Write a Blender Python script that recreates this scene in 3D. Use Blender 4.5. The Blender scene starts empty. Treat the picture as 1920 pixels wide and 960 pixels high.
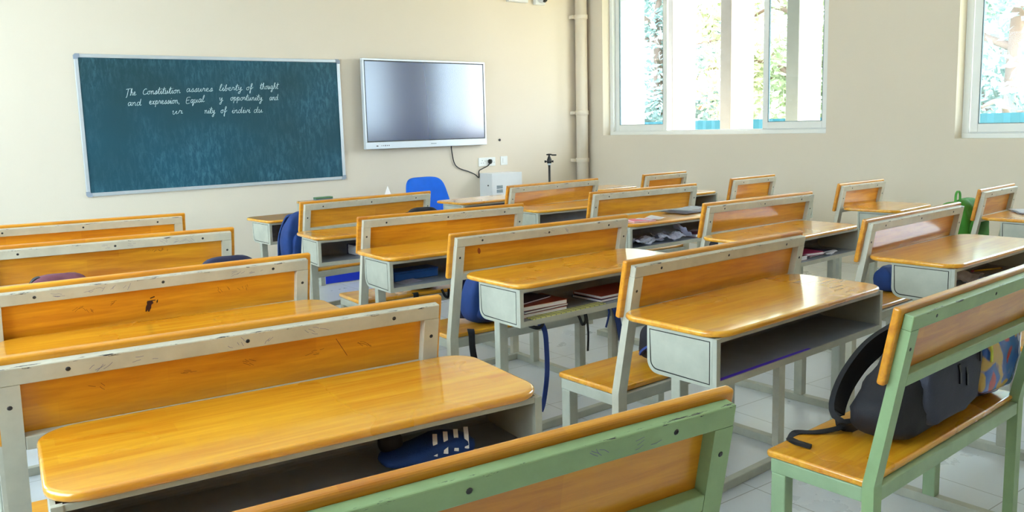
import bpy, bmesh, math, random
from mathutils import Vector, Matrix
random.seed(7)
D = bpy.data
SC = bpy.context.scene
C = SC.collection

# ------------------------------------------------------------------ camera
CAM_Z = 1.3295
FWD = Vector((0.5870, 0.8000, -0.1242))
RT = Vector((0.8043, -0.5938, -0.0227))
cam_d = D.cameras.new('camera')
cam = D.objects.new('camera', cam_d)
C.objects.link(cam)
fw = FWD.normalized()
rt = (RT - fw * RT.dot(fw)).normalized()
up = rt.cross(fw)
cam.matrix_world = Matrix(((rt.x, up.x, -fw.x, 0), (rt.y, up.y, -fw.y, 0), (rt.z, up.z, -fw.z, CAM_Z), (0, 0, 0, 1)))
cam_d.sensor_width = 36
cam_d.lens = 1546.5 * 36 / 1920
cam_d.shift_y = -47.75 / 1920
cam_d.clip_start = 0.02
SC.camera = cam

# ------------------------------------------------------------------ light
SC.view_settings.view_transform = 'Standard'
SC.view_settings.look = 'None'
SC.view_settings.exposure = 0.68
SC.view_settings.gamma = 1.0
SC.view_settings.use_curve_mapping = False
world = D.worlds.new('sky')
SC.world = world
world.use_nodes = True
wn = world.node_tree
wn.nodes['Background'].inputs[0].default_value = (0.82, 0.91, 1.0, 1)
wn.nodes['Background'].inputs[1].default_value = 8.0
sun_d = D.lights.new('sun', 'SUN')
sun_d.energy = 19.0
sun_d.color = (1.0, 0.93, 0.80)
sun_d.angle = math.radians(1.5)
sun = D.objects.new('sun', sun_d)
C.objects.link(sun)
sun.rotation_euler = Vector((-0.40, 0.70, -0.80)).to_track_quat('-Z', 'Y').to_euler()


# ------------------------------------------------------------------ materials
def srgb(r, g, b):
    def f(c):
        c /= 255.0
        return c / 12.92 if c <= 0.04045 else ((c + 0.055) / 1.055) ** 2.4
    return (f(r), f(g), f(b), 1)


def new_mat(name):
    m = D.materials.new(name)
    m.use_nodes = True
    nt = m.node_tree
    return m, nt, nt.nodes['Principled BSDF']


def mat(name, col, rough=0.5, metal=0.0, coat=0.0, var=0.06, scale=9.0, bump=0.0, bscale=60.0):
    m, nt, p = new_mat(name)
    p.inputs['Roughness'].default_value = rough
    p.inputs['Metallic'].default_value = metal
    p.inputs['Coat Weight'].default_value = coat
    tc = nt.nodes.new('ShaderNodeTexCoord')
    nz = nt.nodes.new('ShaderNodeTexNoise')
    nz.inputs['Scale'].default_value = scale
    nz.inputs['Detail'].default_value = 4
    nt.links.new(tc.outputs['Object'], nz.inputs['Vector'])
    rp = nt.nodes.new('ShaderNodeValToRGB')
    rp.color_ramp.elements[0].position = 0.3
    rp.color_ramp.elements[1].position = 0.7
    rp.color_ramp.elements[0].color = tuple(max(0, c * (1 - var)) for c in col[:3]) + (1,)
    rp.color_ramp.elements[1].color = tuple(min(1, c * (1 + var)) for c in col[:3]) + (1,)
    nt.links.new(nz.outputs['Fac'], rp.inputs['Fac'])
    nt.links.new(rp.outputs['Color'], p.inputs['Base Color'])
    if bump:
        n2 = nt.nodes.new('ShaderNodeTexNoise')
        n2.inputs['Scale'].default_value = bscale
        nt.links.new(tc.outputs['Object'], n2.inputs['Vector'])
        b = nt.nodes.new('ShaderNodeBump')
        b.inputs['Strength'].default_value = bump
        b.inputs['Distance'].default_value = 0.01
        nt.links.new(n2.outputs['Fac'], b.inputs['Height'])
        nt.links.new(b.outputs['Normal'], p.inputs['Normal'])
    return m


def N(nt, kind, **kw):
    n = nt.nodes.new(kind)
    for k, v in kw.items():
        n.inputs[k].default_value = v
    return n


def math_node(nt, op, a, b=None, clamp=False):
    n = nt.nodes.new('ShaderNodeMath')
    n.operation = op
    n.use_clamp = clamp
    for i, v in enumerate((a, b)):
        if v is None:
            continue
        if isinstance(v, (int, float)):
            n.inputs[i].default_value = v
        else:
            nt.links.new(v, n.inputs[i])
    return n.outputs[0]


def mix_col(nt, fac, a, b, mode='MIX'):
    n = nt.nodes.new('ShaderNodeMix')
    n.data_type = 'RGBA'
    n.blend_type = mode
    for i, v in ((0, fac), (6, a), (7, b)):
        if isinstance(v, (int, float, tuple)):
            n.inputs[i].default_value = v
        else:
            nt.links.new(v, n.inputs[i])
    return n.outputs[2]


def wood(name, light, dark, rough=0.3, coat=0.35, scuff=0.12):
    """varnished finger-jointed board, grain along object x"""
    m, nt, p = new_mat(name)
    L = nt.links.new
    tc = nt.nodes.new('ShaderNodeTexCoord')
    oi = nt.nodes.new('ShaderNodeObjectInfo')
    off = nt.nodes.new('ShaderNodeCombineXYZ')
    L(math_node(nt, 'MULTIPLY', oi.outputs['Random'], 7.3), off.inputs[0])
    L(math_node(nt, 'MULTIPLY', oi.outputs['Random'], 3.1), off.inputs[1])
    add = nt.nodes.new('ShaderNodeVectorMath')
    add.operation = 'ADD'
    L(tc.outputs['Object'], add.inputs[0])
    L(off.outputs[0], add.inputs[1])
    sw = nt.nodes.new('ShaderNodeSeparateXYZ')
    L(add.outputs[0], sw.inputs[0])
    yz = math_node(nt, 'ADD', sw.outputs[1], sw.outputs[2])
    cb = nt.nodes.new('ShaderNodeCombineXYZ')
    L(sw.outputs[0], cb.inputs[0])
    L(yz, cb.inputs[1])
    br = nt.nodes.new('ShaderNodeTexBrick')
    br.offset = 0.37
    br.inputs['Color1'].default_value = (0.2, 0.2, 0.2, 1)
    br.inputs['Color2'].default_value = (0.8, 0.8, 0.8, 1)
    br.inputs['Mortar'].default_value = (0.45, 0.45, 0.45, 1)
    br.inputs['Scale'].default_value = 1.0
    br.inputs['Brick Width'].default_value = 0.34
    br.inputs['Row Height'].default_value = 0.052
    br.inputs['Mortar Size'].default_value = 0.0005
    L(cb.outputs[0], br.inputs['Vector'])
    mp = nt.nodes.new('ShaderNodeMapping')
    mp.inputs['Scale'].default_value = (2.2, 26, 26)
    L(add.outputs[0], mp.inputs['Vector'])
    nz = N(nt, 'ShaderNodeTexNoise', Scale=1.6, Detail=7.0, Roughness=0.62, Distortion=0.6)
    L(mp.outputs[0], nz.inputs['Vector'])
    big = N(nt, 'ShaderNodeTexNoise', Scale=2.3, Detail=3.0)
    L(add.outputs[0], big.inputs['Vector'])
    f = math_node(nt, 'ADD', math_node(nt, 'MULTIPLY', nz.outputs['Fac'], 0.75), math_node(nt, 'MULTIPLY', br.outputs['Color'], 0.22))
    f = math_node(nt, 'ADD', f, math_node(nt, 'MULTIPLY', big.outputs['Fac'], 0.30))
    rp = nt.nodes.new('ShaderNodeValToRGB')
    rp.color_ramp.elements[0].position = 0.38
    rp.color_ramp.elements[1].position = 0.86
    rp.color_ramp.elements[0].color = dark
    rp.color_ramp.elements[1].color = light
    L(f, rp.inputs['Fac'])
    # dark scratches and scuffs (stains with a shape of their own)
    sc = N(nt, 'ShaderNodeTexNoise', Scale=7.0, Detail=9.0, Roughness=0.8, Distortion=0.6)
    L(add.outputs[0], sc.inputs['Vector'])
    sf = nt.nodes.new('ShaderNodeValToRGB')
    sf.color_ramp.elements[0].position = 0.66
    sf.color_ramp.elements[1].position = 0.74
    L(sc.outputs['Fac'], sf.inputs['Fac'])
    col = mix_col(nt, math_node(nt, 'MULTIPLY', sf.outputs['Color'], scuff), rp.outputs['Color'], (0.10, 0.045, 0.01, 1))
    hsv = nt.nodes.new('ShaderNodeHueSaturation')
    L(col, hsv.inputs['Color'])
    L(math_node(nt, 'ADD', math_node(nt, 'MULTIPLY', oi.outputs['Random'], 0.18), 0.92), hsv.inputs['Value'])
    L(hsv.outputs['Color'], p.inputs['Base Color'])
    L(math_node(nt, 'ADD', math_node(nt, 'MULTIPLY', big.outputs['Fac'], 0.08), rough - 0.04), p.inputs['Roughness'])
    p.inputs['Coat Weight'].default_value = coat
    p.inputs['Coat Roughness'].default_value = 0.10
    return m


def paint(name, col, chips=False, rough=0.42):
    """old enamel paint on steel; optional bare chips along the top edge of a backrest frame"""
    m, nt, p = new_mat(name)
    L = nt.links.new
    tc = nt.nodes.new('ShaderNodeTexCoord')
    oi = nt.nodes.new('ShaderNodeObjectInfo')
    off = nt.nodes.new('ShaderNodeCombineXYZ')
    L(math_node(nt, 'MULTIPLY', oi.outputs['Random'], 9.0), off.inputs[0])
    add = nt.nodes.new('ShaderNodeVectorMath')
    add.operation = 'ADD'
    L(tc.outputs['Object'], add.inputs[0])
    L(off.outputs[0], add.inputs[1])
    nz = N(nt, 'ShaderNodeTexNoise', Scale=11.0, Detail=6.0, Roughness=0.6)
    L(add.outputs[0], nz.inputs['Vector'])
    rp = nt.nodes.new('ShaderNodeValToRGB')
    rp.color_ramp.elements[0].position = 0.3
    rp.color_ramp.elements[1].position = 0.7
    rp.color_ramp.elements[0].color = tuple(c * 0.86 for c in col[:3]) + (1,)
    rp.color_ramp.elements[1].color = tuple(min(1, c * 1.07) for c in col[:3]) + (1,)
    L(nz.outputs['Fac'], rp.inputs['Fac'])
    col_o = rp.outputs['Color']
    sp = N(nt, 'ShaderNodeTexNoise', Scale=34.0, Detail=8.0, Roughness=0.8)
    L(add.outputs[0], sp.inputs['Vector'])
    sr = nt.nodes.new('ShaderNodeValToRGB')
    sr.color_ramp.elements[0].position = 0.69
    sr.color_ramp.elements[1].position = 0.76
    L(sp.outputs['Fac'], sr.inputs['Fac'])
    col_o = mix_col(nt, math_node(nt, 'MULTIPLY', sr.outputs['Color'], 0.45), col_o, (0.08, 0.07, 0.07, 1))
    if chips:
        sx = nt.nodes.new('ShaderNodeSeparateXYZ')
        L(tc.outputs['Object'], sx.inputs[0])
        d = math_node(nt, 'ABSOLUTE', math_node(nt, 'SUBTRACT', sx.outputs[2], 0.8765))
        band = math_node(nt, 'LESS_THAN', d, 0.0030)
        mp = nt.nodes.new('ShaderNodeMapping')
        mp.inputs['Scale'].default_value = (7, 60, 60)
        L(add.outputs[0], mp.inputs['Vector'])
        cn = N(nt, 'ShaderNodeTexNoise', Scale=2.4, Detail=6.0, Roughness=0.7)
        L(mp.outputs[0], cn.inputs['Vector'])
        chip = math_node(nt, 'MULTIPLY', band, math_node(nt, 'GREATER_THAN', cn.outputs['Fac'], 0.585))
        col_o = mix_col(nt, chip, col_o, (0.025, 0.022, 0.03, 1))
    L(col_o, p.inputs['Base Color'])
    p.inputs['Roughness'].default_value = rough
    return m


M = {}
M['wood'] = wood('varnished_wood', srgb(244, 182, 46), srgb(204, 118, 10), 0.28, 0.9)
M['wood_panel'] = wood('varnished_wood_panel', srgb(238, 166, 34), srgb(186, 102, 8), 0.34, 0.4, 0.24)
M['paint'] = paint('grey_paint', srgb(180, 180, 164))
M['paint_frame'] = paint('grey_paint_chipped', srgb(200, 194, 174), True)
M['paint_green'] = paint('pale_green_paint', srgb(154, 178, 138))
M['paint_green_frame'] = paint('pale_green_paint_chipped', srgb(146, 172, 122), True)
M['shelf_metal'] = paint('shade_darkened_sheet', srgb(134, 140, 148), rough=0.35)  # shade of the shelf interiors put into a darker sheet colour
M['gap'] = mat('shadow_gap', srgb(48, 50, 50), 0.8)
M['screw'] = mat('dark_steel', srgb(60, 58, 60), 0.45, 0.6)
M['ink'] = mat('ink', srgb(56, 24, 18), 0.6)
M['ink_violet'] = mat('violet_ink', srgb(112, 106, 140), 0.6)
M['scratch'] = mat('scratched_varnish', srgb(120, 62, 12), 0.6)
M['ink_lip'] = mat('violet_ink_wet', srgb(84, 50, 205), 0.5)
M['knot'] = mat('wood_knot', srgb(160, 72, 10), 0.5)
M['wall'] = mat('cream_wall', srgb(230, 216, 196), 0.7, var=0.012, scale=1.3, bump=0.05, bscale=120)
M['ceiling'] = mat('ceiling_white', srgb(240, 238, 232), 0.85, var=0.01)
M['white_frame'] = mat('white_upvc', srgb(240, 241, 238), 0.35, var=0.01)
M['white_metal'] = mat('white_powder_coat', srgb(228, 229, 230), 0.4, var=0.01)
M['gasket'] = mat('grey_gasket', srgb(110, 130, 140), 0.6)
M['concrete'] = mat('grey_concrete', srgb(136, 134, 128), 0.8, var=0.04)
M['black'] = mat('black_plastic', srgb(18, 18, 20), 0.4)
M['alu'] = mat('aluminium_trim', srgb(205, 210, 214), 0.35, 0.35, var=0.02)
M['blue_plastic'] = mat('blue_panel', srgb(10, 50, 200), 0.4, var=0.04)
M['chair_blue'] = mat('blue_chair_fabric', srgb(8, 105, 225), 0.8, var=0.06, bump=0.1, bscale=400)
M['paper'] = mat('white_paper', srgb(248, 246, 248), 0.8, var=0.05, scale=30)


def floor_mat():
    m, nt, p = new_mat('polished_stone_floor')
    L = nt.links.new
    tc = nt.nodes.new('ShaderNodeTexCoord')
    br = nt.nodes.new('ShaderNodeTexBrick')
    br.offset = 0.0
    br.inputs['Scale'].default_value = 1.0
    br.inputs['Brick Width'].default_value = 0.6
    br.inputs['Row Height'].default_value = 0.6
    br.inputs['Mortar Size'].default_value = 0.002
    br.inputs['Color1'].default_value = srgb(218, 222, 226)
    br.inputs['Color2'].default_value = srgb(213, 217, 221)
    br.inputs['Mortar'].default_value = srgb(150, 150, 146)
    L(tc.outputs['Object'], br.inputs['Vector'])
    nz = N(nt, 'ShaderNodeTexNoise', Scale=2.2, Detail=6.0, Roughness=0.6)
    L(tc.outputs['Object'], nz.inputs['Vector'])
    c = mix_col(nt, math_node(nt, 'MULTIPLY', nz.outputs['Fac'], 0.35), br.outputs['Color'], srgb(188, 186, 182))
    L(c, p.inputs['Base Color'])
    L(math_node(nt, 'ADD', math_node(nt, 'MULTIPLY', nz.outputs['Fac'], 0.25), 0.18), p.inputs['Roughness'])
    return m


M['floor'] = floor_mat()


def board_mat():
    m, nt, p = new_mat('chalky_blue_green_board')
    L = nt.links.new
    tc = nt.nodes.new('ShaderNodeTexCoord')
    base = N(nt, 'ShaderNodeTexNoise', Scale=0.9, Detail=2.0)
    L(tc.outputs['Object'], base.inputs['Vector'])
    rp = nt.nodes.new('ShaderNodeValToRGB')
    rp.color_ramp.elements[0].position = 0.35
    rp.color_ramp.elements[1].position = 0.7
    rp.color_ramp.elements[0].color = srgb(8, 62, 72)
    rp.color_ramp.elements[1].color = srgb(6, 80, 102)
    L(base.outputs['Fac'], rp.inputs['Fac'])
    # wiped chalk dust: streaks that fade in patches
    mp = nt.nodes.new('ShaderNodeMapping')
    mp.inputs['Scale'].default_value = (11, 1, 3.2)
    mp.inputs['Rotation'].default_value = (0, 0.25, 0)
    L(tc.outputs['Object'], mp.inputs['Vector'])
    st = N(nt, 'ShaderNodeTexNoise', Scale=2.6, Detail=11.0, Roughness=0.74, Distortion=0.5)
    L(mp.outputs[0], st.inputs['Vector'])
    sr = nt.nodes.new('ShaderNodeValToRGB')
    sr.color_ramp.elements[0].position = 0.46
    sr.color_ramp.elements[1].position = 0.86
    L(st.outputs['Fac'], sr.inputs['Fac'])
    pt = N(nt, 'ShaderNodeTexNoise', Scale=1.7, Detail=3.0)
    L(tc.outputs['Object'], pt.inputs['Vector'])
    pr = nt.nodes.new('ShaderNodeValToRGB')
    pr.color_ramp.elements[0].position = 0.44
    pr.color_ramp.elements[1].position = 0.68
    L(pt.outputs['Fac'], pr.inputs['Fac'])
    sx = nt.nodes.new('ShaderNodeSeparateXYZ')
    L(tc.outputs['Object'], sx.inputs[0])
    # dust gathers along the lower and upper edges
    edge = math_node(nt, 'MULTIPLY', math_node(nt, 'POWER', math_node(nt, 'ABSOLUTE', math_node(nt, 'DIVIDE', sx.outputs[2], 0.6)), 2.0), 0.6)
    f = math_node(nt, 'MULTIPLY', sr.outputs['Color'], math_node(nt, 'ADD', pr.outputs['Color'], edge), True)
    c = mix_col(nt, math_node(nt, 'MULTIPLY', f, 0.55), rp.outputs['Color'], srgb(110, 166, 186))
    L(c, p.inputs['Base Color'])
    p.inputs['Roughness'].default_value = 0.62
    return m


M['board'] = board_mat()
M['chalk'] = mat('chalk', srgb(196, 218, 222), 0.9, var=0.15, scale=80)


def leaf_mat(name, a, b):
    m = mat(name, a, 0.6)
    rp = [n for n in m.node_tree.nodes if n.type == 'VALTORGB'][0]
    rp.color_ramp.elements[0].color = a
    rp.color_ramp.elements[1].color = b
    return m


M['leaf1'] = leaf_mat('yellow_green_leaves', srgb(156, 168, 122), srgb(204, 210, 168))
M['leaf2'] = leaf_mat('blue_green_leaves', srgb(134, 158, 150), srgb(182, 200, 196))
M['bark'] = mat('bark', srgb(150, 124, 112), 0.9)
M['ground'] = mat('dry_ground', srgb(170, 160, 120), 0.95, var=0.15, scale=0.8)
M['teal'] = mat('teal_sheet', srgb(40, 110, 122), 0.5)

g, nt, p = new_mat('clear_glass')
tr = nt.nodes.new('ShaderNodeBsdfTransparent')
tr.inputs[0].default_value = (0.88, 0.95, 0.97, 1)
gl = nt.nodes.new('ShaderNodeBsdfGlossy')
gl.inputs['Roughness'].default_value = 0.02
mx = nt.nodes.new('ShaderNodeMixShader')
fr = nt.nodes.new('ShaderNodeLayerWeight')
fr.inputs[0].default_value = 0.12
nt.links.new(math_node(nt, 'MULTIPLY', fr.outputs['Facing'], 0.5), mx.inputs[0])
nt.links.new(tr.outputs[0], mx.inputs[1])
nt.links.new(gl.outputs[0], mx.inputs[2])
nt.links.new(mx.outputs[0], nt.nodes['Material Output'].inputs['Surface'])
M['glass'] = g


# ------------------------------------------------------------------ mesh helpers
def BM():
    return bmesh.new()


def box(bm, c, s, rot=None, mi=0):
    """axis box, centre c, full size s, optional rotation matrix"""
    mtx = Matrix.Translation(Vector(c)) @ (rot.to_4x4() if rot else Matrix()) @ Matrix.Diagonal((s[0], s[1], s[2], 1))
    r = bmesh.ops.create_cube(bm, size=1.0, matrix=mtx)
    for v in r['verts']:
        for f in v.link_faces:
            f.material_index = mi
    return r['verts']


def span(bm, a, b, mi=0):
    return box(bm, [(a[i] + b[i]) / 2 for i in range(3)], [abs(b[i] - a[i]) for i in range(3)], None, mi)


def bar(bm, a, b, w, h, upv=(0, 0, 1), mi=0):
    """rectangular bar from a to b; w across, h along upv"""
    a, b = Vector(a), Vector(b)
    z = (b - a).normalized()
    u = Vector(upv)
    if abs(u.dot(z)) > 0.98:
        u = Vector((0, 1, 0))
    x = u.cross(z).normalized()
    y = z.cross(x)
    rot = Matrix((x, y, z)).transposed()
    return box(bm, (a + b) / 2, (w, h, (b - a).length), rot, mi)


def tube(bm, pts, r, n=8, mi=0, flat=None):
    """sweep a ring (or a flat strap w x t given as flat=(w,t,axis)) along pts"""
    pts = [Vector(q) for q in pts]
    rings = []
    prev = None
    for i, q in enumerate(pts):
        t = (pts[min(i + 1, len(pts) - 1)] - pts[max(i - 1, 0)]).normalized()
        if flat:
            ax = Vector(flat[2])
            x = (ax - t * ax.dot(t))
            x = x.normalized() if x.length > 1e-4 else t.orthogonal().normalized()
        else:
            x = (prev - t * prev.dot(t)).normalized() if prev is not None and (prev - t * prev.dot(t)).length > 1e-4 else t.orthogonal().normalized()
        prev = x
        y = t.cross(x)
        rr = r[i] if isinstance(r, (list, tuple)) else r
        if flat:
            w, th = flat[0] / 2, flat[1] / 2
            ring = [bm.verts.new(q + x * a + y * b) for a, b in ((-w, -th), (w, -th), (w, th), (-w, th))]
        else:
            ring = [bm.verts.new(q + (x * math.cos(2 * math.pi * k / n) + y * math.sin(2 * math.pi * k / n)) * rr) for k in range(n)]
        rings.append(ring)
    m = len(rings[0])
    fs = []
    for i in range(len(rings) - 1):
        for k in range(m):
            fs.append(bm.faces.new((rings[i][k], rings[i][(k + 1) % m], rings[i + 1][(k + 1) % m], rings[i + 1][k])))
    fs.append(bm.faces.new(rings[0][::-1]))
    fs.append(bm.faces.new(rings[-1]))
    for f in fs:
        f.material_index = mi
        f.smooth = not flat
    return fs


def smooth_pts(pts, n=6):
    """Catmull-Rom through pts"""
    P = [Vector(q) for q in pts]
    out = []
    for i in range(len(P) - 1):
        p0, p1, p2, p3 = P[max(i - 1, 0)], P[i], P[i + 1], P[min(i + 2, len(P) - 1)]
        for k in range(n):
            t = k / n
            out.append(0.5 * ((2 * p1) + (p2 - p0) * t + (2 * p0 - 5 * p1 + 4 * p2 - p3) * t * t + (3 * p1 - p0 - 3 * p2 + p3) * t ** 3))
    out.append(P[-1])
    return out


def lathe(bm, prof, n=20, centre=(0, 0, 0), axis='Z', mi=0):
    """prof: list of (r, h) from bottom to top"""
    rings = []
    for r, h in prof:
        ring = []
        for k in range(n):
            a = 2 * math.pi * k / n
            v = Vector((r * math.cos(a), r * math.sin(a), h))
            if axis == 'Y':
                v = Vector((v.x, v.z, v.y))
            if axis == 'X':
                v = Vector((v.z, v.x, v.y))
            ring.append(bm.verts.new(v + Vector(centre)))
        rings.append(ring)
    for i in range(len(rings) - 1):
        for k in range(n):
            f = bm.faces.new((rings[i][k], rings[i][(k + 1) % n], rings[i + 1][(k + 1) % n], rings[i + 1][k]))
            f.smooth = True
            f.material_index = mi
    for rg in (rings[0][::-1], rings[-1]):
        f = bm.faces.new(rg)
        f.material_index = mi


def prism(bm, outline, axis, a, b, mi=0):
    """extrude a 2-D outline between a and b along axis (0,1,2)"""
    def pt(q, h):
        v = [q[0], q[1]]
        v.insert(axis, h)
        return bm.verts.new(v)
    A = [pt(q, a) for q in outline]
    B = [pt(q, b) for q in outline]
    n = len(A)
    fs = [bm.faces.new(A[::-1]), bm.faces.new(B)]
    for i in range(n):
        fs.append(bm.faces.new((A[i], A[(i + 1) % n], B[(i + 1) % n], B[i])))
    for f in fs:
        f.material_index = mi
    return fs


def round_rect(x0, y0, x1, y1, r, n=7):
    """r: one radius or four (x1y0, x1y1, x0y1, x0y0)"""
    rs = r if isinstance(r, (list, tuple)) else (r,) * 4
    out = []
    for (cx, cy, a0), rr in zip(((x1, y0, -90), (x1, y1, 0), (x0, y1, 90), (x0, y0, 180)), rs):
        sx = -1 if cx == x1 else 1
        sy = -1 if cy == y1 else 1
        for k in range(n + 1):
            a = math.radians(a0 + 90 * k / n)
            out.append((cx + sx * rr + rr * math.cos(a), cy + sy * rr + rr * math.sin(a)))
    return out


def slab(bm, outline, z0, z1, e=0.005, n=3, mi=0):
    """horizontal slab with rounded rim"""
    cx = sum(q[0] for q in outline) / len(outline)
    cy = sum(q[1] for q in outline) / len(outline)
    hx = max(abs(q[0] - cx) for q in outline)
    hy = max(abs(q[1] - cy) for q in outline)
    levels = []
    for k in range(n + 1):
        a = math.pi / 2 * k / n
        levels.append((e * (1 - math.sin(a)), z0 + e * (1 - math.cos(a))))
    for k in range(n + 1):
        a = math.pi / 2 * k / n
        levels.append((e * (1 - math.cos(a)), z1 - e + e * math.sin(a)))
    rings = []
    for ins, z in levels:
        rings.append([bm.verts.new((cx + (q[0] - cx) * (1 - ins / hx), cy + (q[1] - cy) * (1 - ins / hy), z)) for q in outline])
    m = len(outline)
    for i in range(len(rings) - 1):
        for k in range(m):
            f = bm.faces.new((rings[i][k], rings[i][(k + 1) % m], rings[i + 1][(k + 1) % m], rings[i + 1][k]))
            f.material_index = mi
            f.smooth = True
    for rg in (rings[0][::-1], rings[-1]):
        f = bm.faces.new(rg)
        f.material_index = mi


def bevel(bm, w=0.003, seg=2, ang=50):
    ed = [e for e in bm.edges if len(e.link_faces) == 2 and e.calc_face_angle(0) > math.radians(ang)]
    bmesh.ops.bevel(bm, geom=ed, offset=w, segments=seg, affect='EDGES', profile=0.5, clamp_overlap=True)


def mesh(name, bm):
    bmesh.ops.recalc_face_normals(bm, faces=bm.faces)
    me = D.meshes.new(name)
    bm.to_mesh(me)
    bm.free()
    return me


def obj(name, bm, mats, parent=None, loc=None, rotz=None, label=None):
    me = mesh(name, bm) if isinstance(bm, bmesh.types.BMesh) else bm
    if mats is not None and len(me.materials) == 0:
        for m_ in (mats if isinstance(mats, (list, tuple)) else [mats]):
            me.materials.append(m_)
    o = D.objects.new(name, me)
    C.objects.link(o)
    if parent:
        o.parent = parent
    if loc is not None:
        o.location = loc
    if rotz is not None:
        o.rotation_euler = (0, 0, rotz)
    if label:
        o['label'] = label
    return o


def tag(o, label, cat, group=None):
    o['label'] = label
    o['category'] = cat
    if group:
        o['group'] = group
    return o


def thing(name, label, cat, loc=(0, 0, 0), rotz=0.0, group=None):
    o = D.objects.new(name, None)
    o.empty_display_size = 0.1
    C.objects.link(o)
    o.location = loc
    o.rotation_euler = (0, 0, rotz)
    return tag(o, label, cat, group)


def struct(name, bm, mats, parent=None):
    o = obj(name, bm, mats, parent)
    if parent is None:
        o['kind'] = 'structure'
    return o


def copy_thing(root):
    r = root.copy()
    C.objects.link(r)
    for ch in list(root.children):
        c = ch.copy()
        C.objects.link(c)
        c.parent = r
        for gch in list(ch.children):
            d = gch.copy()
            C.objects.link(d)
            d.parent = c
    return r


# ------------------------------------------------------------------ room shell
SW, DW = 7.015, 7.973        # window wall x, chalkboard wall y
LW, BW = -1.3, -1.6          # left wall x, rear wall y
H = 3.35
TH = 0.24


def wall_with_holes(name, axis, at, t, u0, u1, holes):
    """wall slab perpendicular to axis (0: x, 1: y) from at to at+t; holes: (ua,ub,za,zb)"""
    bm = BM()
    us = sorted({u0, u1} | {h[0] for h in holes} | {h[1] for h in holes})
    for a, b in zip(us[:-1], us[1:]):
        hs = [h for h in holes if h[0] <= a + 1e-6 and h[1] >= b - 1e-6]
        segs = [(0, H)] if not hs else [(0, hs[0][2]), (hs[0][3], H)]
        for za, zb in segs:
            if axis == 0:
                span(bm, (at, a, za), (at + t, b, zb))
            else:
                span(bm, (a, at, za), (b, at + t, zb))
    bmesh.ops.remove_doubles(bm, verts=bm.verts, dist=1e-5)
    return struct(name, bm, M['wall'])


W1 = (4.535, 7.605, 1.205, 3.0)
W2 = (0.30, 3.35, 1.153, 3.0)
WL1 = (0.6, 3.6, 1.0, 2.9)
WL2 = (4.6, 7.2, 1.0, 2.9)
wall_with_holes('wall_right', 0, SW, TH, BW - TH, DW + TH, [W2, W1])
wall_with_holes('wall_left', 0, LW - TH, TH, BW - TH, DW + TH, [WL1, WL2])
wall_with_holes('wall_front', 1, DW, TH, LW, SW, [])
wall_with_holes('wall_back', 1, BW - TH, TH, LW, SW, [])
bm = BM()
span(bm, (LW - TH, BW - TH, -0.08), (SW + TH, DW + TH, 0))
struct('floor', bm, M['floor'])
bm = BM()
span(bm, (LW - TH, BW - TH, H), (SW + TH, DW + TH, H + 0.1))
struct('ceiling', bm, M['ceiling'])


def sliding_window(name, y0, y1, z0, z1, xs, panes, sill_drop=0.04):
    """white sliding window in the right/left wall; panes: (ya, yb, glazed)"""
    s = 1 if xs > 0 else -1
    r = D.objects.new(name, None)
    C.objects.link(r)
    r['kind'] = 'structure'
    xf = xs
    bm = BM()
    d = 0.075
    fw_ = 0.055
    span(bm, (xf, y0, z0), (xf + d, y1, z0 + 0.04))
    span(bm, (xf, y0, z1 - 0.05), (xf + d, y1, z1))
    span(bm, (xf, y0, z0 + 0.04), (xf + d, y0 + fw_, z1 - 0.05))
    span(bm, (xf, y1 - fw_, z0 + 0.04), (xf + d, y1, z1 - 0.05))
    # running track lips
    span(bm, (xf + 0.02, y0 + fw_, z0 + 0.04), (xf + 0.026, y1 - fw_, z0 + 0.052))
    span(bm, (xf + 0.05, y0 + fw_, z0 + 0.04), (xf + 0.056, y1 - fw_, z0 + 0.052))
    bevel(bm, 0.004)
    obj('window_frame', bm, M['white_frame'], r)
    for i, (ya, yb) in enumerate(panes):
        bm = BM()
        st = 0.062
        xa, xb = (xf + 0.008, xf + 0.034) if i % 2 == 0 else (xf + 0.042, xf + 0.068)
        za, zb = z0 + 0.05, z1 - 0.055
        span(bm, (xa, ya, za), (xb, ya + st, zb))
        span(bm, (xa, yb - st, za), (xb, yb, zb))
        span(bm, (xa, ya + st, za), (xb, yb - st, za + 0.068))
        span(bm, (xa, ya + st, zb - 0.06), (xb, yb - st, zb))
        bevel(bm, 0.004)
        sash = obj('sash', bm, M['white_frame'], r)
        bm = BM()
        gx = (xa + xb) / 2
        for q in ((ya + st, ya + st + 0.008), (yb - st - 0.008, yb - st)):
            span(bm, (xa + 0.004, q[0], za + 0.068), (xb - 0.004, q[1], zb - 0.06))
        span(bm, (xa + 0.004, ya + st + 0.008, za + 0.068), (xb - 0.004, yb - st - 0.008, za + 0.074))
        obj('gasket', bm, M['gasket'], sash)
        bm = BM()
        span(bm, (gx - 0.003, ya + st + 0.004, za + 0.07), (gx + 0.003, yb - st - 0.004, zb - 0.061))
        obj('pane', bm, M['glass'], sash)
    return r


sliding_window('window_1', W1[0], W1[1], W1[2], W1[3], SW + 0.118, [(4.60, 5.345), (6.695, 7.545)])
sliding_window('window_2', W2[0], W2[1], W2[2], W2[3], SW + 0.118, [(1.80, 3.29), (0.36, 1.85)])
sliding_window('window_3', WL1[0], WL1[1], WL1[2], WL1[3], LW - 0.19, [(0.66, 2.12), (2.08, 3.54)])
sliding_window('window_4', WL2[0], WL2[1], WL2[2], WL2[3], LW - 0.19, [(4.66, 5.92), (5.88, 7.14)])
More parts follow.
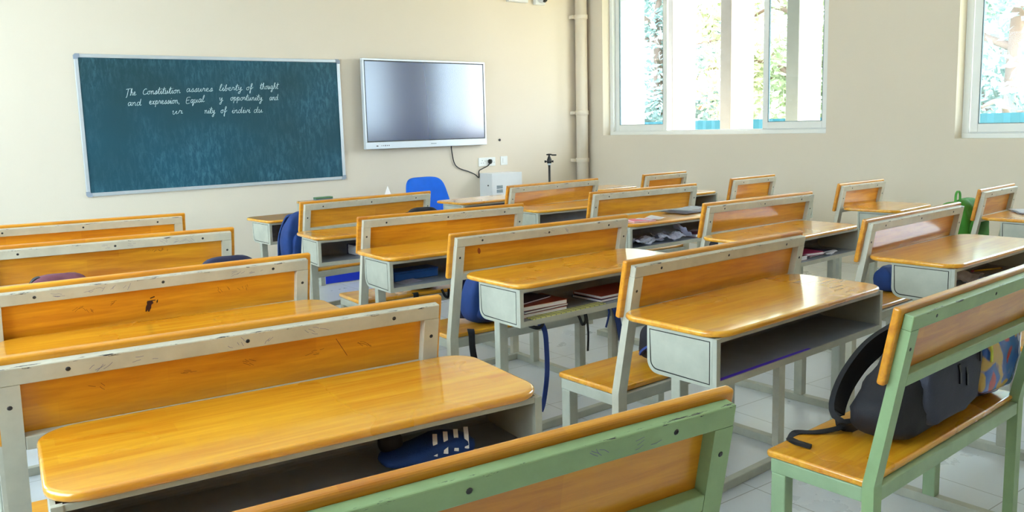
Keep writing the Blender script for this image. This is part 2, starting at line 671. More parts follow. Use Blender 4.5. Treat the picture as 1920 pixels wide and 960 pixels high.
# ------------------------------------------------------------------ outside
bm = BM()
span(bm, (SW + TH, -30, -0.6), (60, 60, -0.5))
struct('ground', bm, M['ground'])
for k in range(5):
    bm = BM()
    y = 9.55 - 0.955 * k
    span(bm, (8.30, y, -0.5), (8.75, y + 0.17, 5.2))
    bevel(bm, 0.012)
    o = obj('concrete_fin', bm, M['concrete'])
    tag(o, ['pale concrete sun-shade fin furthest along the facade, hidden by the window jamb',
            'pale concrete fin outside, behind the left closed pane',
            'pale concrete fin outside, first in the open middle of the window',
            'pale concrete fin outside, second in the open middle of the window',
            'pale concrete fin outside, behind the right closed pane'][k], 'column', 'concrete fins outside the window')
bm = BM()
n = 160
top = []
for i in range(n + 1):
    y = 4 + 16 * i / n
    x = 11.5 + (0.03 if i % 2 else 0.0)
    top.append((bm.verts.new((x, y, -0.5)), bm.verts.new((x, y, 1.37))))
for a, b in zip(top[:-1], top[1:]):
    bm.faces.new((a[0], b[0], b[1], a[1]))
r_ = bmesh.ops.solidify(bm, geom=bm.faces[:], thickness=0.012)
tag(obj('sheet_fence', bm, M['teal']), 'teal corrugated sheet fence beyond the open window', 'fence')


def tree(x, y, h, rad, leaf, label, seed, nleaf=9000):
    rnd = random.Random(seed)
    t = thing('tree', label, 'tree', (x, y, -0.5), 0, 'trees outside the windows')
    bm = BM()
    tube(bm, smooth_pts([(0, 0, 0), (0.05, 0.1, h * 0.3), (-0.1, 0.0, h * 0.6), (0, 0.1, h * 0.85)], 4), [0.2 - 0.012 * i for i in range(13)], 8)
    for k in range(9):
        a = rnd.uniform(0, 6.28)
        z0 = h * rnd.uniform(0.18, 0.6)
        l = rad * rnd.uniform(0.6, 1.0)
        tube(bm, smooth_pts([(0, 0, z0), (l * 0.5 * math.cos(a), l * 0.5 * math.sin(a), z0 + 0.4), (l * math.cos(a), l * math.sin(a), z0 + rnd.uniform(0.2, 1.4))], 3), [0.08 - 0.01 * i for i in range(7)], 6)
    obj('trunk', bm, M['bark'], t)
    bm = BM()
    cl = [(rnd.uniform(-1, 1) * rad, rnd.uniform(-1, 1) * rad, h * rnd.uniform(0.12, 1.0), rnd.uniform(0.45, 0.8)) for _ in range(60)]
    for _ in range(nleaf):
        cx, cy, cz, cr = rnd.choice(cl)
        v = Vector((rnd.gauss(0, 1), rnd.gauss(0, 1), rnd.gauss(0, 0.8)))
        c = Vector((cx, cy, cz)) + v * cr * 0.5
        s = rnd.uniform(0.07, 0.15)
        a = Vector((rnd.gauss(0, 1), rnd.gauss(0, 1), rnd.gauss(0, 1))).normalized()
        b = a.orthogonal().normalized()
        bm.faces.new([bm.verts.new(c + q) for q in (a * s, b * s * 0.45, -a * s, -b * s * 0.45)])
    obj('foliage', bm, leaf, t)


tree(14.6, 13.8, 6.5, 1.7, M['leaf2'], 'blue-green tree behind the left closed pane', 2)
tree(14.6, 9.9, 6.5, 1.7, M['leaf1'], 'yellow-green tree filling the open middle of the window', 1)
tree(14.6, 6.0, 6.5, 1.7, M['leaf2'], 'bluish leafy tree filling the window at the right edge', 4)
tree(19.6, 17.6, 8.0, 2.2, M['leaf1'], 'pale tree further back, left behind the blue-green one', 3)
tree(19.6, 12.6, 8.0, 2.2, M['leaf1'], 'light green tree further back behind the right closed pane', 6)
tree(19.6, 7.4, 8.0, 2.2, M['leaf2'], 'tall bluish tree further back, behind the leafy tree at right', 5)
bm = BM()
span(bm, (SW + TH + 0.002, BW - TH, 3.02), (SW + TH + 0.95, DW + TH + 1.4, 3.14))
struct('trim_1', bm, M['concrete'])  # unseen overhang, added to hold sky light off the front wall

# ------------------------------------------------------------------ school desks
LEAN = 0.1828
HF = 0.8781


def lean_pt(x, t, u):
    """point on the raked backrest: u down along it from the top, t towards the board"""
    return Vector((x, math.sin(LEAN) * u + math.cos(LEAN) * t, HF - math.cos(LEAN) * u + math.sin(LEAN) * t))


LROT = Matrix.Rotation(LEAN, 3, 'X')


def lean_box(bm, x0, x1, t0, t1, u0, u1, mi=0):
    c = lean_pt((x0 + x1) / 2, (t0 + t1) / 2, (u0 + u1) / 2)
    # local z runs up the backrest, local y towards the board
    up_ = (lean_pt(0, 0, 0) - lean_pt(0, 0, 1)).normalized()
    fy = (lean_pt(0, 1, 0) - lean_pt(0, 0, 0)).normalized()
    rot = Matrix((Vector((1, 0, 0)), fy, up_)).transposed()
    return box(bm, c, (x1 - x0, t1 - t0, u1 - u0), rot, mi)


UB = (HF - 0.695) / math.cos(LEAN)      # lower edge of the backrest frame


def panel_bm(h):
    bm = BM()
    lean_box(bm, -h - 0.02, h + 0.02, 0.0245, 0.0445, -0.013, UB - 0.004)
    bevel(bm, 0.006, 3)
    return bm


def frame_bm(h):
    bm = BM()
    tw = 0.041
    lean_box(bm, -h, h, 0, 0.024, 0, 0.038)
    lean_box(bm, -h + tw, h - tw, 0, 0.024, UB - 0.031, UB)
    us = (HF - 0.44) / math.cos(LEAN)
    for s in (-1, 1):
        x0, x1 = (-h, -h + tw) if s < 0 else (h - tw, h)
        # one bent post: raked above the seat, upright below it
        A = [lean_pt(0, 0, 0.038), lean_pt(0, 0.024, 0.038), lean_pt(0, 0.024, us), lean_pt(0, 0, us)]
        yb0, yb1 = A[3].y, A[3].y + 0.030
        prism(bm, [(A[0].y, A[0].z), (A[1].y, A[1].z), (yb1, 0.44), (yb1, 0.0), (yb0, 0.0), (A[3].y, A[3].z)], 0, x0, x1)
    return bm


def desk_parts(w):
    h = w / 2
    P = []
    # desktop
    bm = BM()
    slab(bm, round_rect(-h - 0.008, 0.565, h + 0.008, 0.955, 0.075 if w > 0.8 else 0.07, 8), 0.7195, 0.739, 0.0075, 3)
    P.append(('desktop', bm, 'wood', None))
    # open book box
    y0, y1, zb, zt = 0.578, 0.8305, 0.577, 0.7193
    bm = BM()
    zb0, zb = zb, zb + 0.012
    prof = [(y0, zb), (y1 - 0.034, zb)] + [(y1 - 0.034 + 0.034 * math.sin(a), zb + 0.034 - 0.034 * math.cos(a)) for a in [math.pi / 2 * k / 6 for k in range(1, 7)]] + [(y1, zt)]
    inn = [(y0, zb + 0.005), (y1 - 0.034, zb + 0.005)] + [(y1 - 0.034 + 0.029 * math.sin(a), zb + 0.034 - 0.029 * math.cos(a)) for a in [math.pi / 2 * k / 6 for k in range(1, 7)]] + [(y1 - 0.005, zt)]
    prism(bm, prof + inn[::-1], 0, -h + 0.0082, h - 0.0082, 1)
    zb = zb0
    span(bm, (-h + 0.018, y0 - 0.002, zb - 0.003), (h - 0.018, y0 + 0.004, zb + 0.018))
    span(bm, (-h + 0.018, y0, zt - 0.012), (h - 0.018, y0 + 0.006, zt))
    for s in (-1, 1):
        span(bm, (s * (h - 0.018), y0 - 0.002, zb - 0.003), (s * h, y0 + 0.012, zt))
    P.append(('book_box', bm, 'paint', 'shelf_metal'))
    for s in (-1, 1):
        bm = BM()
        side = [(y0 + 0.0125, zb - 0.003), (y1 - 0.038, zb - 0.003)] + [(y1 - 0.038 + 0.040 * math.sin(a), zb + 0.037 - 0.040 * math.cos(a)) for a in [math.pi / 2 * k / 6 for k in range(1, 7)]] + [(y1 + 0.002, zt), (y0 + 0.0125, zt)]
        fs = prism(bm, side, 0, s * (h - 0.008), s * h)
        face = fs[1]
        bmesh.ops.recalc_face_normals(bm, faces=bm.faces)
        bmesh.ops.inset_region(bm, faces=[face], thickness=0.012, depth=0)
        for th_, dp in ((0.0012, -0.004), (0.0016, 0.0), (0.0012, 0.004)):
            r_ = bmesh.ops.inset_region(bm, faces=[face], thickness=th_, depth=dp)
            for f in r_['faces']:
                f.material_index = 1
        P.append(('side_panel', bm, 'paint', 'gap'))
    for s in (-1, 1):
        bm = BM()
        span(bm, (s * (h - 0.044), 0.708, 0.034), (s * (h - 0.002), 0.742, zb))
        bevel(bm, 0.003)
        P.append(('desk_leg', bm, 'paint', None))
    # floor rails
    bm = BM()
    for s in (-1, 1):
        span(bm, (s * (h - 0.040), 0.1105, 0), (s * (h - 0.002), 0.875, 0.034))
    span(bm, (-h + 0.002, 0.875, 0), (h - 0.002, 0.905, 0.034))
    bevel(bm, 0.003)
    P.append(('floor_rail', bm, 'paint', None))
    # bench
    bm = BM()
    slab(bm, round_rect(-h, 0.099, h, 0.3815, 0.012, 3), 0.4306, 0.4506, 0.006, 2)
    P.append(('seat', bm, 'wood', None))
    bm = BM()
    for s in (-1, 1):
        span(bm, (s * (h - 0.040), 0.111, 0.392), (s * (h - 0.002), 0.366, 0.4303))
    span(bm, (-h + 0.041, 0.083, 0.392), (h - 0.041, 0.108, 0.4303))
    span(bm, (-h + 0.041, 0.336, 0.392), (h - 0.041, 0.360, 0.4303))
    bevel(bm, 0.003)
    P.append(('seat_frame', bm, 'paint', None))
    for s in (-1, 1):
        bm = BM()
        span(bm, (s * (h - 0.042), 0.322, 0.034), (s * (h - 0.002), 0.364, 0.392))
        bevel(bm, 0.003)
        P.append(('bench_leg', bm, 'paint', None))
    bm = frame_bm(h)
    bevel(bm, 0.0025)
    P.append(('backrest_frame', bm, 'paint_frame', None))
    P.append(('backrest_panel', panel_bm(h), 'wood_panel', None))
    xs = [-h * 0.74, 0, h * 0.74] if w > 0.8 else [-h * 0.6, h * 0.6]
    sp = [(x, 0.019) for x in xs] + [(-h + 0.02, 0.085), (h - 0.02, 0.085)]
    for x, u in sp:
        bm = BM()
        lathe(bm, [(0.0052, -0.002), (0.0052, 0.0), (0.003, 0.0012)], 8)
        m_ = Matrix.Translation(lean_pt(x, 0, u)) @ Matrix.Rotation(math.pi / 2 + LEAN, 4, 'X')
        bmesh.ops.transform(bm, matrix=m_, verts=bm.verts)
        P.append(('screw_head', bm, 'screw', None))
    return P


def build_desk(w):
    root = D.objects.new('school_desk', None)
    root.empty_display_size = 0.1
    C.objects.link(root)
    for nm, bm, mk, mk2 in desk_parts(w):
        obj(nm, bm, [M[mk]] + ([M[mk2]] if mk2 else []), root)
    return root


# key: x, y, turn, label
UNITS = {
    'A0': (0.732, 4.794, -0.095, 'frontmost double desk of the left column, only its backrest top in view'),
    'A1': (0.707, 3.862, -0.072, 'left column double desk with violet pen scribbles along its backrest, second from the chalkboard'),
    'A2': (0.642, 2.781, -0.012, 'left column double desk with a dark ink blot in the middle of its backrest'),
    'A3': (0.596, 1.837, -0.070, 'left column double desk whose big khaki backrest rises behind the foreground desktop'),
    'A4': (0.556, 0.862, -0.080, 'scuffed orange double desk in left foreground, joined to the green bench at bottom edge'),
    'B0': (2.479, 4.938, 0.116, 'front double desk below the chalkboard, blue backpack on the end of its bench'),
    'B1': (2.329, 3.745, -0.043, 'double desk with dark shelf and black bag on its bench, second below the chalkboard'),
    'B2': (2.302, 2.851, 0.002, 'double desk with a flat blue box in its open shelf'),
    'B3': (2.341, 1.882, 0.048, 'double desk with red-brown notebooks and yellow checked sheet in its shelf'),
    'B4': (2.320, 0.977, 0.064, 'centre foreground double desk, empty shelf edged in violet ink, green bench holding two bags'),
    'C0': (4.117, 4.991, 0.113, 'front double desk with bare top between the blue chair and the tripod'),
    'C1': (4.105, 3.995, -0.013, 'double desk with an empty dark shelf, directly behind the front desk beside the tripod'),
    'C2': (3.976, 2.945, 0.018, 'double desk with newspaper and pink notebook on top and crumpled papers in its shelf'),
    'C3': (3.848, 1.968, 0.075, 'double desk with a magenta book and loose white sheets in its shelf'),
    'C4': (3.890, 1.068, 0.055, 'double desk at right with white paper and a yellow pencil in its shelf'),
    'D0': (5.467, 5.089, 0.090, 'front narrow single desk by the window wall, just right of the tripod'),
    'D1': (5.460, 4.133, 0.073, 'narrow single desk, second along the window wall from the front'),
    'D2': (5.426, 3.185, 0.043, 'narrow single desk, third along the window wall, top hidden by a larger backrest'),
    'D3': (5.473, 2.307, 0.100, 'narrow single desk with a bare top and a green backpack on its bench'),
    'D4': (5.466, 1.351, 0.070, 'narrow single desk with white papers on top at the right edge'),
}
# the desk halves sit a little askew of their benches, as old frames do: (sideways, lengthways)
DX = {'A3': (0.0, 0.010), 'A4': (0.029, 0.036), 'B0': (0.03, -0.02), 'B1': (-0.030, 0.0), 'B2': (-0.034, -0.037), 'B3': (0.0, 0.010), 'B4': (0.010, -0.027),
      'C1': (-0.032, 0.0), 'C2': (-0.025, 0.0), 'C3': (0.032, -0.012), 'C4': (0.0, -0.032), 'D3': (0.0, -0.055), 'A0': (0, 0), 'A1': (0.0, -0.002)}
DESK_HALF = ('desktop', 'book_box', 'side_panel', 'desk_leg')
WD, WS = 0.981, 0.572
root_d = build_desk(WD)
root_s = build_desk(WS)
ROOT = {}
used = set()
for k, (x, y, a, lab) in UNITS.items():
    src = root_s if k[0] == 'D' else root_d
    r = src if src not in used else copy_thing(src)
    used.add(src)
    r.location = (x, y, 0)
    r.rotation_euler = (0, 0, a)
    tag(r, lab, 'desk', 'school desks in rows')
    ROOT[k] = r
for k, (dx, dy) in DX.items():
    for ch in ROOT[k].children:
        if ch.name.split('.')[0] in DESK_HALF:
            ch.location = (dx, dy, 0)
bpy.context.view_layer.update()
# the two benches of the last row are a greener shade of the same paint
for k in ('A4', 'B4'):
    for ch in ROOT[k].children:
        if ch.data.materials[0].name.startswith('grey_paint') and ch.name.split('.')[0] in ('backrest_frame', 'seat_frame', 'bench_leg'):
            me = ch.data.copy()
            me.materials[0] = M['paint_green_frame' if 'frame' == ch.name.split('.')[0].split('_')[-1] and 'backrest' in ch.name else 'paint_green']
            ch.data = me


def part_of(k, name):
    return [c for c in ROOT[k].children if c.name.split('.')[0] == name][0]


def W(k, x, y, z):
    X, Y, a, _ = UNITS[k]
    return (X + math.cos(a) * x - math.sin(a) * y, Y + math.sin(a) * x + math.cos(a) * y, z)


# pen marks, stains and knots on particular panels and frames: thin patches inside the part's own mesh
def mark(k, part, polys, mk):
    """polys: outlines in (x, u) on the raked face, or 3-D points"""
    o = part_of(k, part)
    me = o.data.copy()
    o.data = me
    me.materials.append(M[mk])
    mi = len(me.materials) - 1
    bm = BM()
    bm.from_mesh(me)
    t = {'backrest_panel': 0.0240, 'backrest_frame': -0.0006}.get(part)
    for pl in polys:
        vs = [bm.verts.new(lean_pt(q[0], t, q[1]) if t is not None else Vector(q)) for q in pl]
        f = bm.faces.new(vs)
        f.material_index = mi
    bm.to_mesh(me)
    bm.free()


def stroke(pts, w):
    """2-D polyline -> thin quads"""
    out = []
    for a, b in zip(pts[:-1], pts[1:]):
        d = Vector((b[0] - a[0], b[1] - a[1]))
        if d.length < 1e-6:
            continue
        n_ = Vector((-d.y, d.x)).normalized() * w / 2
        out.append([(a[0] + n_.x, a[1] + n_.y), (b[0] + n_.x, b[1] + n_.y), (b[0] - n_.x, b[1] - n_.y), (a[0] - n_.x, a[1] - n_.y)])
    return out


def scribble(rnd, x, u, s):
    """a few short, nearly parallel scratches"""
    out = []
    a = rnd.uniform(-1.2, 1.2)
    for _ in range(rnd.randint(3, 6)):
        cx, cu, l = x + rnd.uniform(-s, s), u + rnd.uniform(-s, s) * 0.35, rnd.uniform(0.2, 0.5) * s
        b = a + rnd.uniform(-0.35, 0.35)
        out.append([(cx - l * math.cos(b), cu - l * math.sin(b) * 0.8), (cx + rnd.uniform(-0.002, 0.002), cu + rnd.uniform(-0.002, 0.002)), (cx + l * math.cos(b), cu + l * math.sin(b) * 0.8)])
    return out


def zu(z):
    return (HF - z) / math.cos(LEAN)


mark('A2', 'backrest_panel', [[(-0.047, zu(0.790)), (-0.030, zu(0.792)), (-0.026, zu(0.784)), (-0.033, zu(0.779)), (-0.034, zu(0.768)), (-0.040, zu(0.756)), (-0.044, zu(0.757)),
                               (-0.044, zu(0.763)), (-0.049, zu(0.757)), (-0.052, zu(0.759)), (-0.050, zu(0.774)), (-0.046, zu(0.783))],
                              [(-0.017, zu(0.790)), (-0.012, zu(0.795)), (-0.013, zu(0.785)), (-0.017, zu(0.781))]]
     + stroke([(-0.046, zu(0.792)), (-0.020, zu(0.793))], 0.003) + stroke([(-0.036, zu(0.801)), (-0.022, zu(0.805))], 0.004), 'ink')
rnd = random.Random(3)
q_ = []
for x, u in ((-0.245, 0.085), (-0.21, 0.09), (-0.13, 0.075), (0.2, 0.08), (0.27, 0.085)):
    q_ += [q for l_ in scribble(rnd, x, u, 0.02) for q in stroke(l_, 0.0009)]
mark('A2', 'backrest_panel', q_, 'scratch')
q_ = []
for x in (0.19, 0.15, 0.2):
    q_ += [q for l_ in scribble(rnd, x, 0.062, 0.018) for q in stroke(l_, 0.0009)]
mark('A1', 'backrest_panel', q_, 'scratch')
q_ = []
for x in (-0.3, -0.12, 0.02, 0.17, 0.3):
    q_ += [q for l_ in scribble(rnd, x, 0.085, 0.022) for q in stroke(l_, 0.0009)]
q_ += stroke([(0.22, 0.06), (0.25, 0.11)], 0.0013)
mark('A3', 'backrest_panel', q_, 'scratch')
for k, xs in (('A1', (0.06, 0.21, 0.26, 0.31, -0.05)), ('A2', (-0.2, -0.16, 0.24, 0.3, -0.1, -0.29)), ('A3', (-0.22, -0.02, 0.05, -0.3, 0.16)), ('B1', (0.05, 0.13)), ('B2', (0.0, 0.12)), ('C2', (-0.05, 0.05)), ('A4', (0.2, 0.3))):
    q_ = []
    for x in xs:
        q_ += [q for l_ in scribble(rnd, x, 0.019, 0.024) for q in stroke(l_, 0.0009)]
    mark(k, 'backrest_frame', q_, 'ink_violet')
mark('B2', 'backrest_panel', [[(-0.36 + 0.008 * math.cos(a) + 0.003 * math.sin(a), zu(0.806) + 0.014 * math.sin(a)) for a in [2 * math.pi * k / 12 for k in range(12)]]], 'knot')
h_ = WD / 2
mark('B4', 'book_box', [[(-h_ + 0.02, 0.579, 0.5956), (0.02, 0.579, 0.5956), (0.02, 0.589, 0.5957), (-0.05, 0.592, 0.5957), (-h_ + 0.02, 0.594, 0.5957)][::1]], 'ink_lip')

# ------------------------------------------------------------------ chalkboard
BX, BZ, BWID, BHEI = 2.4785, 1.434, 2.44, 1.225
board = thing('chalkboard', 'long blue-green chalkboard with handwriting on the front wall', 'chalkboard', (BX, DW, BZ))
board.rotation_euler = (0, -0.0085, 0)
bm = BM()
span(bm, (-BWID / 2 + 0.01, -0.016, -BHEI / 2 + 0.01), (BWID / 2 - 0.01, -0.001, BHEI / 2 - 0.01))
obj('board_surface', bm, M['board'], board)
bm = BM()
fwid = 0.032
for z in (-BHEI / 2, BHEI / 2 - fwid):
    span(bm, (-BWID / 2 + fwid, -0.026, z), (BWID / 2 - fwid, -0.001, z + fwid))
for x in (-BWID / 2, BWID / 2 - fwid):
    span(bm, (x, -0.026, -BHEI / 2 + fwid), (x + fwid, -0.001, BHEI / 2 - fwid))
bevel(bm, 0.006, 3)
obj('frame', bm, M['alu'], board)
M['grey_cap'] = mat('grey_plastic_cap', srgb(150, 158, 172), 0.5)
for sx in (-1, 1):
    for sz in (-1, 1):
        bm = BM()
        ol = [(0, 0)] + [(-0.04 + 0.04 * 1 + 0 * a, 0) for a in ()]
        x1, z1 = sx * BWID / 2, sz * BHEI / 2
        pts = [(x1 - sx * 0.045, z1 + sz * 0.002), (x1 - sx * 0.012, z1 + sz * 0.002), (x1 + sx * 0.002, z1 - sz * 0.012), (x1 + sx * 0.002, z1 - sz * 0.045), (x1 - sx * fwid, z1 - sz * 0.045), (x1 - sx * fwid, z1 - sz * fwid), (x1 - sx * 0.045, z1 - sz * fwid)]
        prism(bm, pts, 1, -0.028, -0.001)
        obj('corner_cap', bm, M['grey_cap'], board)

# handwriting: single-stroke cursive letters, x-height 1
GL = {
    'T': (1.2, [[(0.0, 1.75), (1.3, 1.95)], [(0.65, 1.85), (0.5, 0.9), (0.25, -0.3), (0.0, -0.5)]]),
    'h': (0.9, [[(0.0, 0.0), (0.3, 1.0), (0.45, 1.9), (0.25, 1.6), (0.12, 0.0)], [(0.14, 0.4), (0.45, 1.0), (0.6, 0.6), (0.6, 0.1), (0.9, 0.1)]]),
    'e': (0.75, [[(0.0, 0.35), (0.4, 0.55), (0.42, 0.95), (0.15, 0.85), (0.1, 0.3), (0.35, 0.0), (0.75, 0.25)]]),
    'C': (1.0, [[(0.85, 1.45), (0.55, 1.6), (0.15, 1.1), (0.05, 0.4), (0.35, 0.0), (1.0, 0.3)]]),
    'o': (0.8, [[(0.45, 0.95), (0.1, 0.7), (0.1, 0.15), (0.4, 0.05), (0.6, 0.5), (0.45, 0.95), (0.8, 0.85)]]),
    'n': (0.9, [[(0.0, 0.85), (0.12, 0.9), (0.12, 0.0)], [(0.14, 0.5), (0.45, 1.0), (0.58, 0.6), (0.6, 0.05), (0.9, 0.2)]]),
    's': (0.7, [[(0.0, 0.05), (0.4, 1.0), (0.5, 0.5), (0.3, 0.0), (0.05, 0.1)], [(0.3, 0.0), (0.7, 0.25)]]),
    't': (0.6, [[(0.0, 0.2), (0.4, 1.9), (0.2, 0.3), (0.35, 0.0), (0.6, 0.2)], [(0.0, 1.25), (0.75, 1.4)]]),
    'i': (0.5, [[(0.0, 0.3), (0.25, 1.0), (0.18, 0.2), (0.3, 0.0), (0.5, 0.25)], [(0.33, 1.4), (0.36, 1.5)]]),
    'u': (0.9, [[(0.0, 0.8), (0.12, 1.0), (0.1, 0.2), (0.3, 0.0), (0.6, 0.9), (0.58, 0.1), (0.9, 0.25)]]),
    'a': (0.85, [[(0.6, 0.85), (0.3, 1.0), (0.05, 0.5), (0.2, 0.0), (0.5, 0.4), (0.62, 0.95), (0.58, 0.1), (0.85, 0.25)]]),
    'r': (0.65, [[(0.0, 0.3), (0.15, 1.05), (0.25, 0.85), (0.45, 0.85), (0.4, 0.2), (0.65, 0.2)]]),
    'l': (0.55, [[(0.0, 0.2), (0.4, 1.7), (0.3, 2.0), (0.12, 1.2), (0.15, 0.1), (0.55, 0.25)]]),
    'b': (0.75, [[(0.0, 0.2), (0.35, 1.8), (0.2, 1.5), (0.12, 0.1), (0.4, 0.05), (0.5, 0.6), (0.25, 0.8)], [(0.45, 0.7), (0.75, 0.8)]]),
    'y': (0.9, [[(0.0, 0.8), (0.12, 1.0), (0.12, 0.35), (0.35, 0.2), (0.6, 1.0), (0.5, -0.6), (0.25, -1.0), (0.15, -0.6), (0.9, 0.2)]]),
    'f': (0.7, [[(0.1, 0.3), (0.55, 1.5), (0.5, 1.95), (0.3, 1.5), (0.2, -0.9), (0.1, -0.6), (0.3, 0.2), (0.8, 0.75)]]),
    'g': (0.85, [[(0.55, 0.85), (0.25, 1.0), (0.05, 0.5), (0.2, 0.05), (0.5, 0.5), (0.6, 0.95), (0.5, -0.6), (0.2, -0.9), (0.2, -0.5), (0.85, 0.25)]]),
    'd': (0.95, [[(0.55, 0.85), (0.25, 1.0), (0.05, 0.5), (0.2, 0.0), (0.5, 0.4), (0.75, 1.9), (0.62, 0.3), (0.7, 0.05), (0.95, 0.2)]]),
    'x': (0.75, [[(0.0, 0.9), (0.2, 0.8), (0.4, 0.05), (0.75, 0.2)], [(0.55, 1.0), (0.05, 0.0)]]),
    'p': (0.85, [[(0.0, 0.4), (0.2, 1.05), (0.05, -0.8)], [(0.15, 0.6), (0.45, 1.0), (0.6, 0.5), (0.3, 0.05), (0.85, 0.2)]]),
    'E': (1.0, [[(0.9, 1.7), (0.15, 1.6), (0.1, 0.0), (0.85, 0.05)], [(0.12, 0.85), (0.7, 0.95)]]),
    'q': (0.85, [[(0.55, 0.85), (0.25, 1.0), (0.05, 0.5), (0.2, 0.05), (0.5, 0.5), (0.6, 0.95), (0.5, -0.9), (0.85, 0.25)]]),
    'v': (0.75, [[(0.0, 0.9), (0.25, 0.0), (0.55, 0.95), (0.75, 0.85)]]),
    ',': (0.4, [[(0.2, 0.05), (0.1, -0.35)]]),
    ' ': (0.5, []),
}
WORDS = [('The', 1.645, 1.69, 1.73, 1.695), ('Constitution', 1.786, 1.70, 2.111, 1.712), ('assures', 2.163, 1.722, 2.404, 1.728), ('liberty', 2.462, 1.731, 2.681, 1.738),
         ('of', 2.719, 1.738, 2.779, 1.741), ('thought', 2.854, 1.747, 3.036, 1.751), ('and', 1.653, 1.602, 1.767, 1.604), ('expression,', 1.832, 1.613, 2.099, 1.62),
         ('Equal', 2.151, 1.618, 2.32, 1.63), ('y', 2.456, 1.637, 2.492, 1.639), ('opportunity', 2.56, 1.642, 2.872, 1.64), ('and', 2.94, 1.64, 3.03, 1.642),
         ('ur', 2.022, 1.521, 2.116, 1.525), ('nity', 2.312, 1.524, 2.41, 1.523), ('of', 2.46, 1.525, 2.515, 1.525), ('indivi', 2.565, 1.522, 2.744, 1.523), ('du', 2.776, 1.522, 2.865, 1.524)]
rnd = random.Random(11)
XH = 0.031
for wd, xa, za, xb, zb in WORDS:
    bm = BM()
    tot = sum(GL[c][0] for c in wd)
    cx = 0.0
    for c in wd:
        for st in GL[c][1]:
            pp = smooth_pts([(q[0] + cx + 0.12 * q[1], q[1], 0) for q in st], 4) if len(st) > 2 else [Vector((q[0] + cx + 0.12 * q[1], q[1], 0)) for q in st]
            P3 = []
            for q in pp:
                f = q.x / tot
                P3.append((xa + (xb - xa) * f - BX, -0.0172, za + (zb - za) * f + q.y * XH - BZ))
            tube(bm, P3, 0, flat=(0.0040 * rnd.uniform(0.85, 1.15), 0.0012, (0, 0, 1)))
        cx += GL[c][0]
    # every stroke lies flat on the board
    for v in bm.verts:
        v.co.y = -0.0165 if v.co.y > -0.0172 else -0.0179
    obj('chalk_word', bm, M['chalk'], board, label='white chalk handwriting')

# ------------------------------------------------------------------ flat screen
tv = thing('flat_screen', 'large wall-mounted display with pale frame, right of the chalkboard', 'screen', (4.675, DW - 0.006, 1.604))
tv.rotation_euler = (0, -0.002, 0.040)
hw, hh = 0.787, 0.468
bm = BM()
span(bm, (-hw + 0.02, -0.088, -hh + 0.01), (hw - 0.02, -0.03, hh - 0.01))
span(bm, (-0.12, -0.031, -0.2), (0.12, 0.0, 0.2))
obj('back_shell', bm, M['black'], tv)
bm = BM()
M['bezel'] = mat('pale_silver_bezel', srgb(214, 220, 226), 0.3, 0.2, var=0.01)
span(bm, (-hw, -0.095, -hh), (hw, -0.05, -hh + 0.072))
span(bm, (-hw, -0.095, hh - 0.020), (hw, -0.05, hh))
for s in (-1, 1):
    span(bm, (s * hw, -0.095, -hh + 0.072), (s * (hw - 0.020), -0.05, hh - 0.020))
bevel(bm, 0.003)
obj('bezel', bm, M['bezel'], tv)
m, nt, p = new_mat('dark_matte_display')
p.inputs['Base Color'].default_value = srgb(20, 44, 92)
p.inputs['Roughness'].default_value = 0.27
p.inputs['Specular IOR Level'].default_value = 1.0
p.inputs['Coat Weight'].default_value = 1.0
p.inputs['Coat Roughness'].default_value = 0.16
tcn = nt.nodes.new('ShaderNodeTexCoord')
nzz = N(nt, 'ShaderNodeTexNoise', Scale=2.0)
nt.links.new(tcn.outputs['Object'], nzz.inputs['Vector'])
p.inputs['Roughness'].default_value = 0.2
M['display'] = m
bm = BM()
span(bm, (-hw + 0.030, -0.0905, -hh + 0.082), (hw - 0.030, -0.086, hh - 0.030))
obj('display_panel', bm, M['display'], tv)
bm = BM()
for a, b in (((-hw + 0.02, -0.0915, -hh + 0.072), (hw - 0.02, -0.086, -hh + 0.082)), ((-hw + 0.02, -0.0915, hh - 0.030), (hw - 0.02, -0.086, hh - 0.02)),
             ((-hw + 0.02, -0.0915, -hh + 0.082), (-hw + 0.030, -0.086, hh - 0.03)), ((hw - 0.03, -0.0915, -hh + 0.082), (hw - 0.02, -0.086, hh - 0.03))):
    span(bm, a, b)
obj('inner_border', bm, M['black'], tv)
bm = BM()
span(bm, (-hw + 0.125, -0.0962, -hh + 0.026), (-hw + 0.148, -0.0948, -hh + 0.036))
for k, hgt in enumerate((0.006, 0.008, 0.013, 0.009, 0.010)):
    x = -hw + 0.185 + 0.022 * k
    span(bm, (x, -0.0962, -hh + 0.033 - hgt / 2), (x + 0.010, -0.0948, -hh + 0.033 + hgt / 2))
obj('control_icons', bm, M['screw'], tv)
bm = BM()
for k in range(7):
    x = 0.02 + 0.0105 * k
    span(bm, (x, -0.0962, -hh + 0.032), (x + 0.007, -0.0948, -hh + 0.041))
obj('maker_mark', bm, M['gasket'], tv)

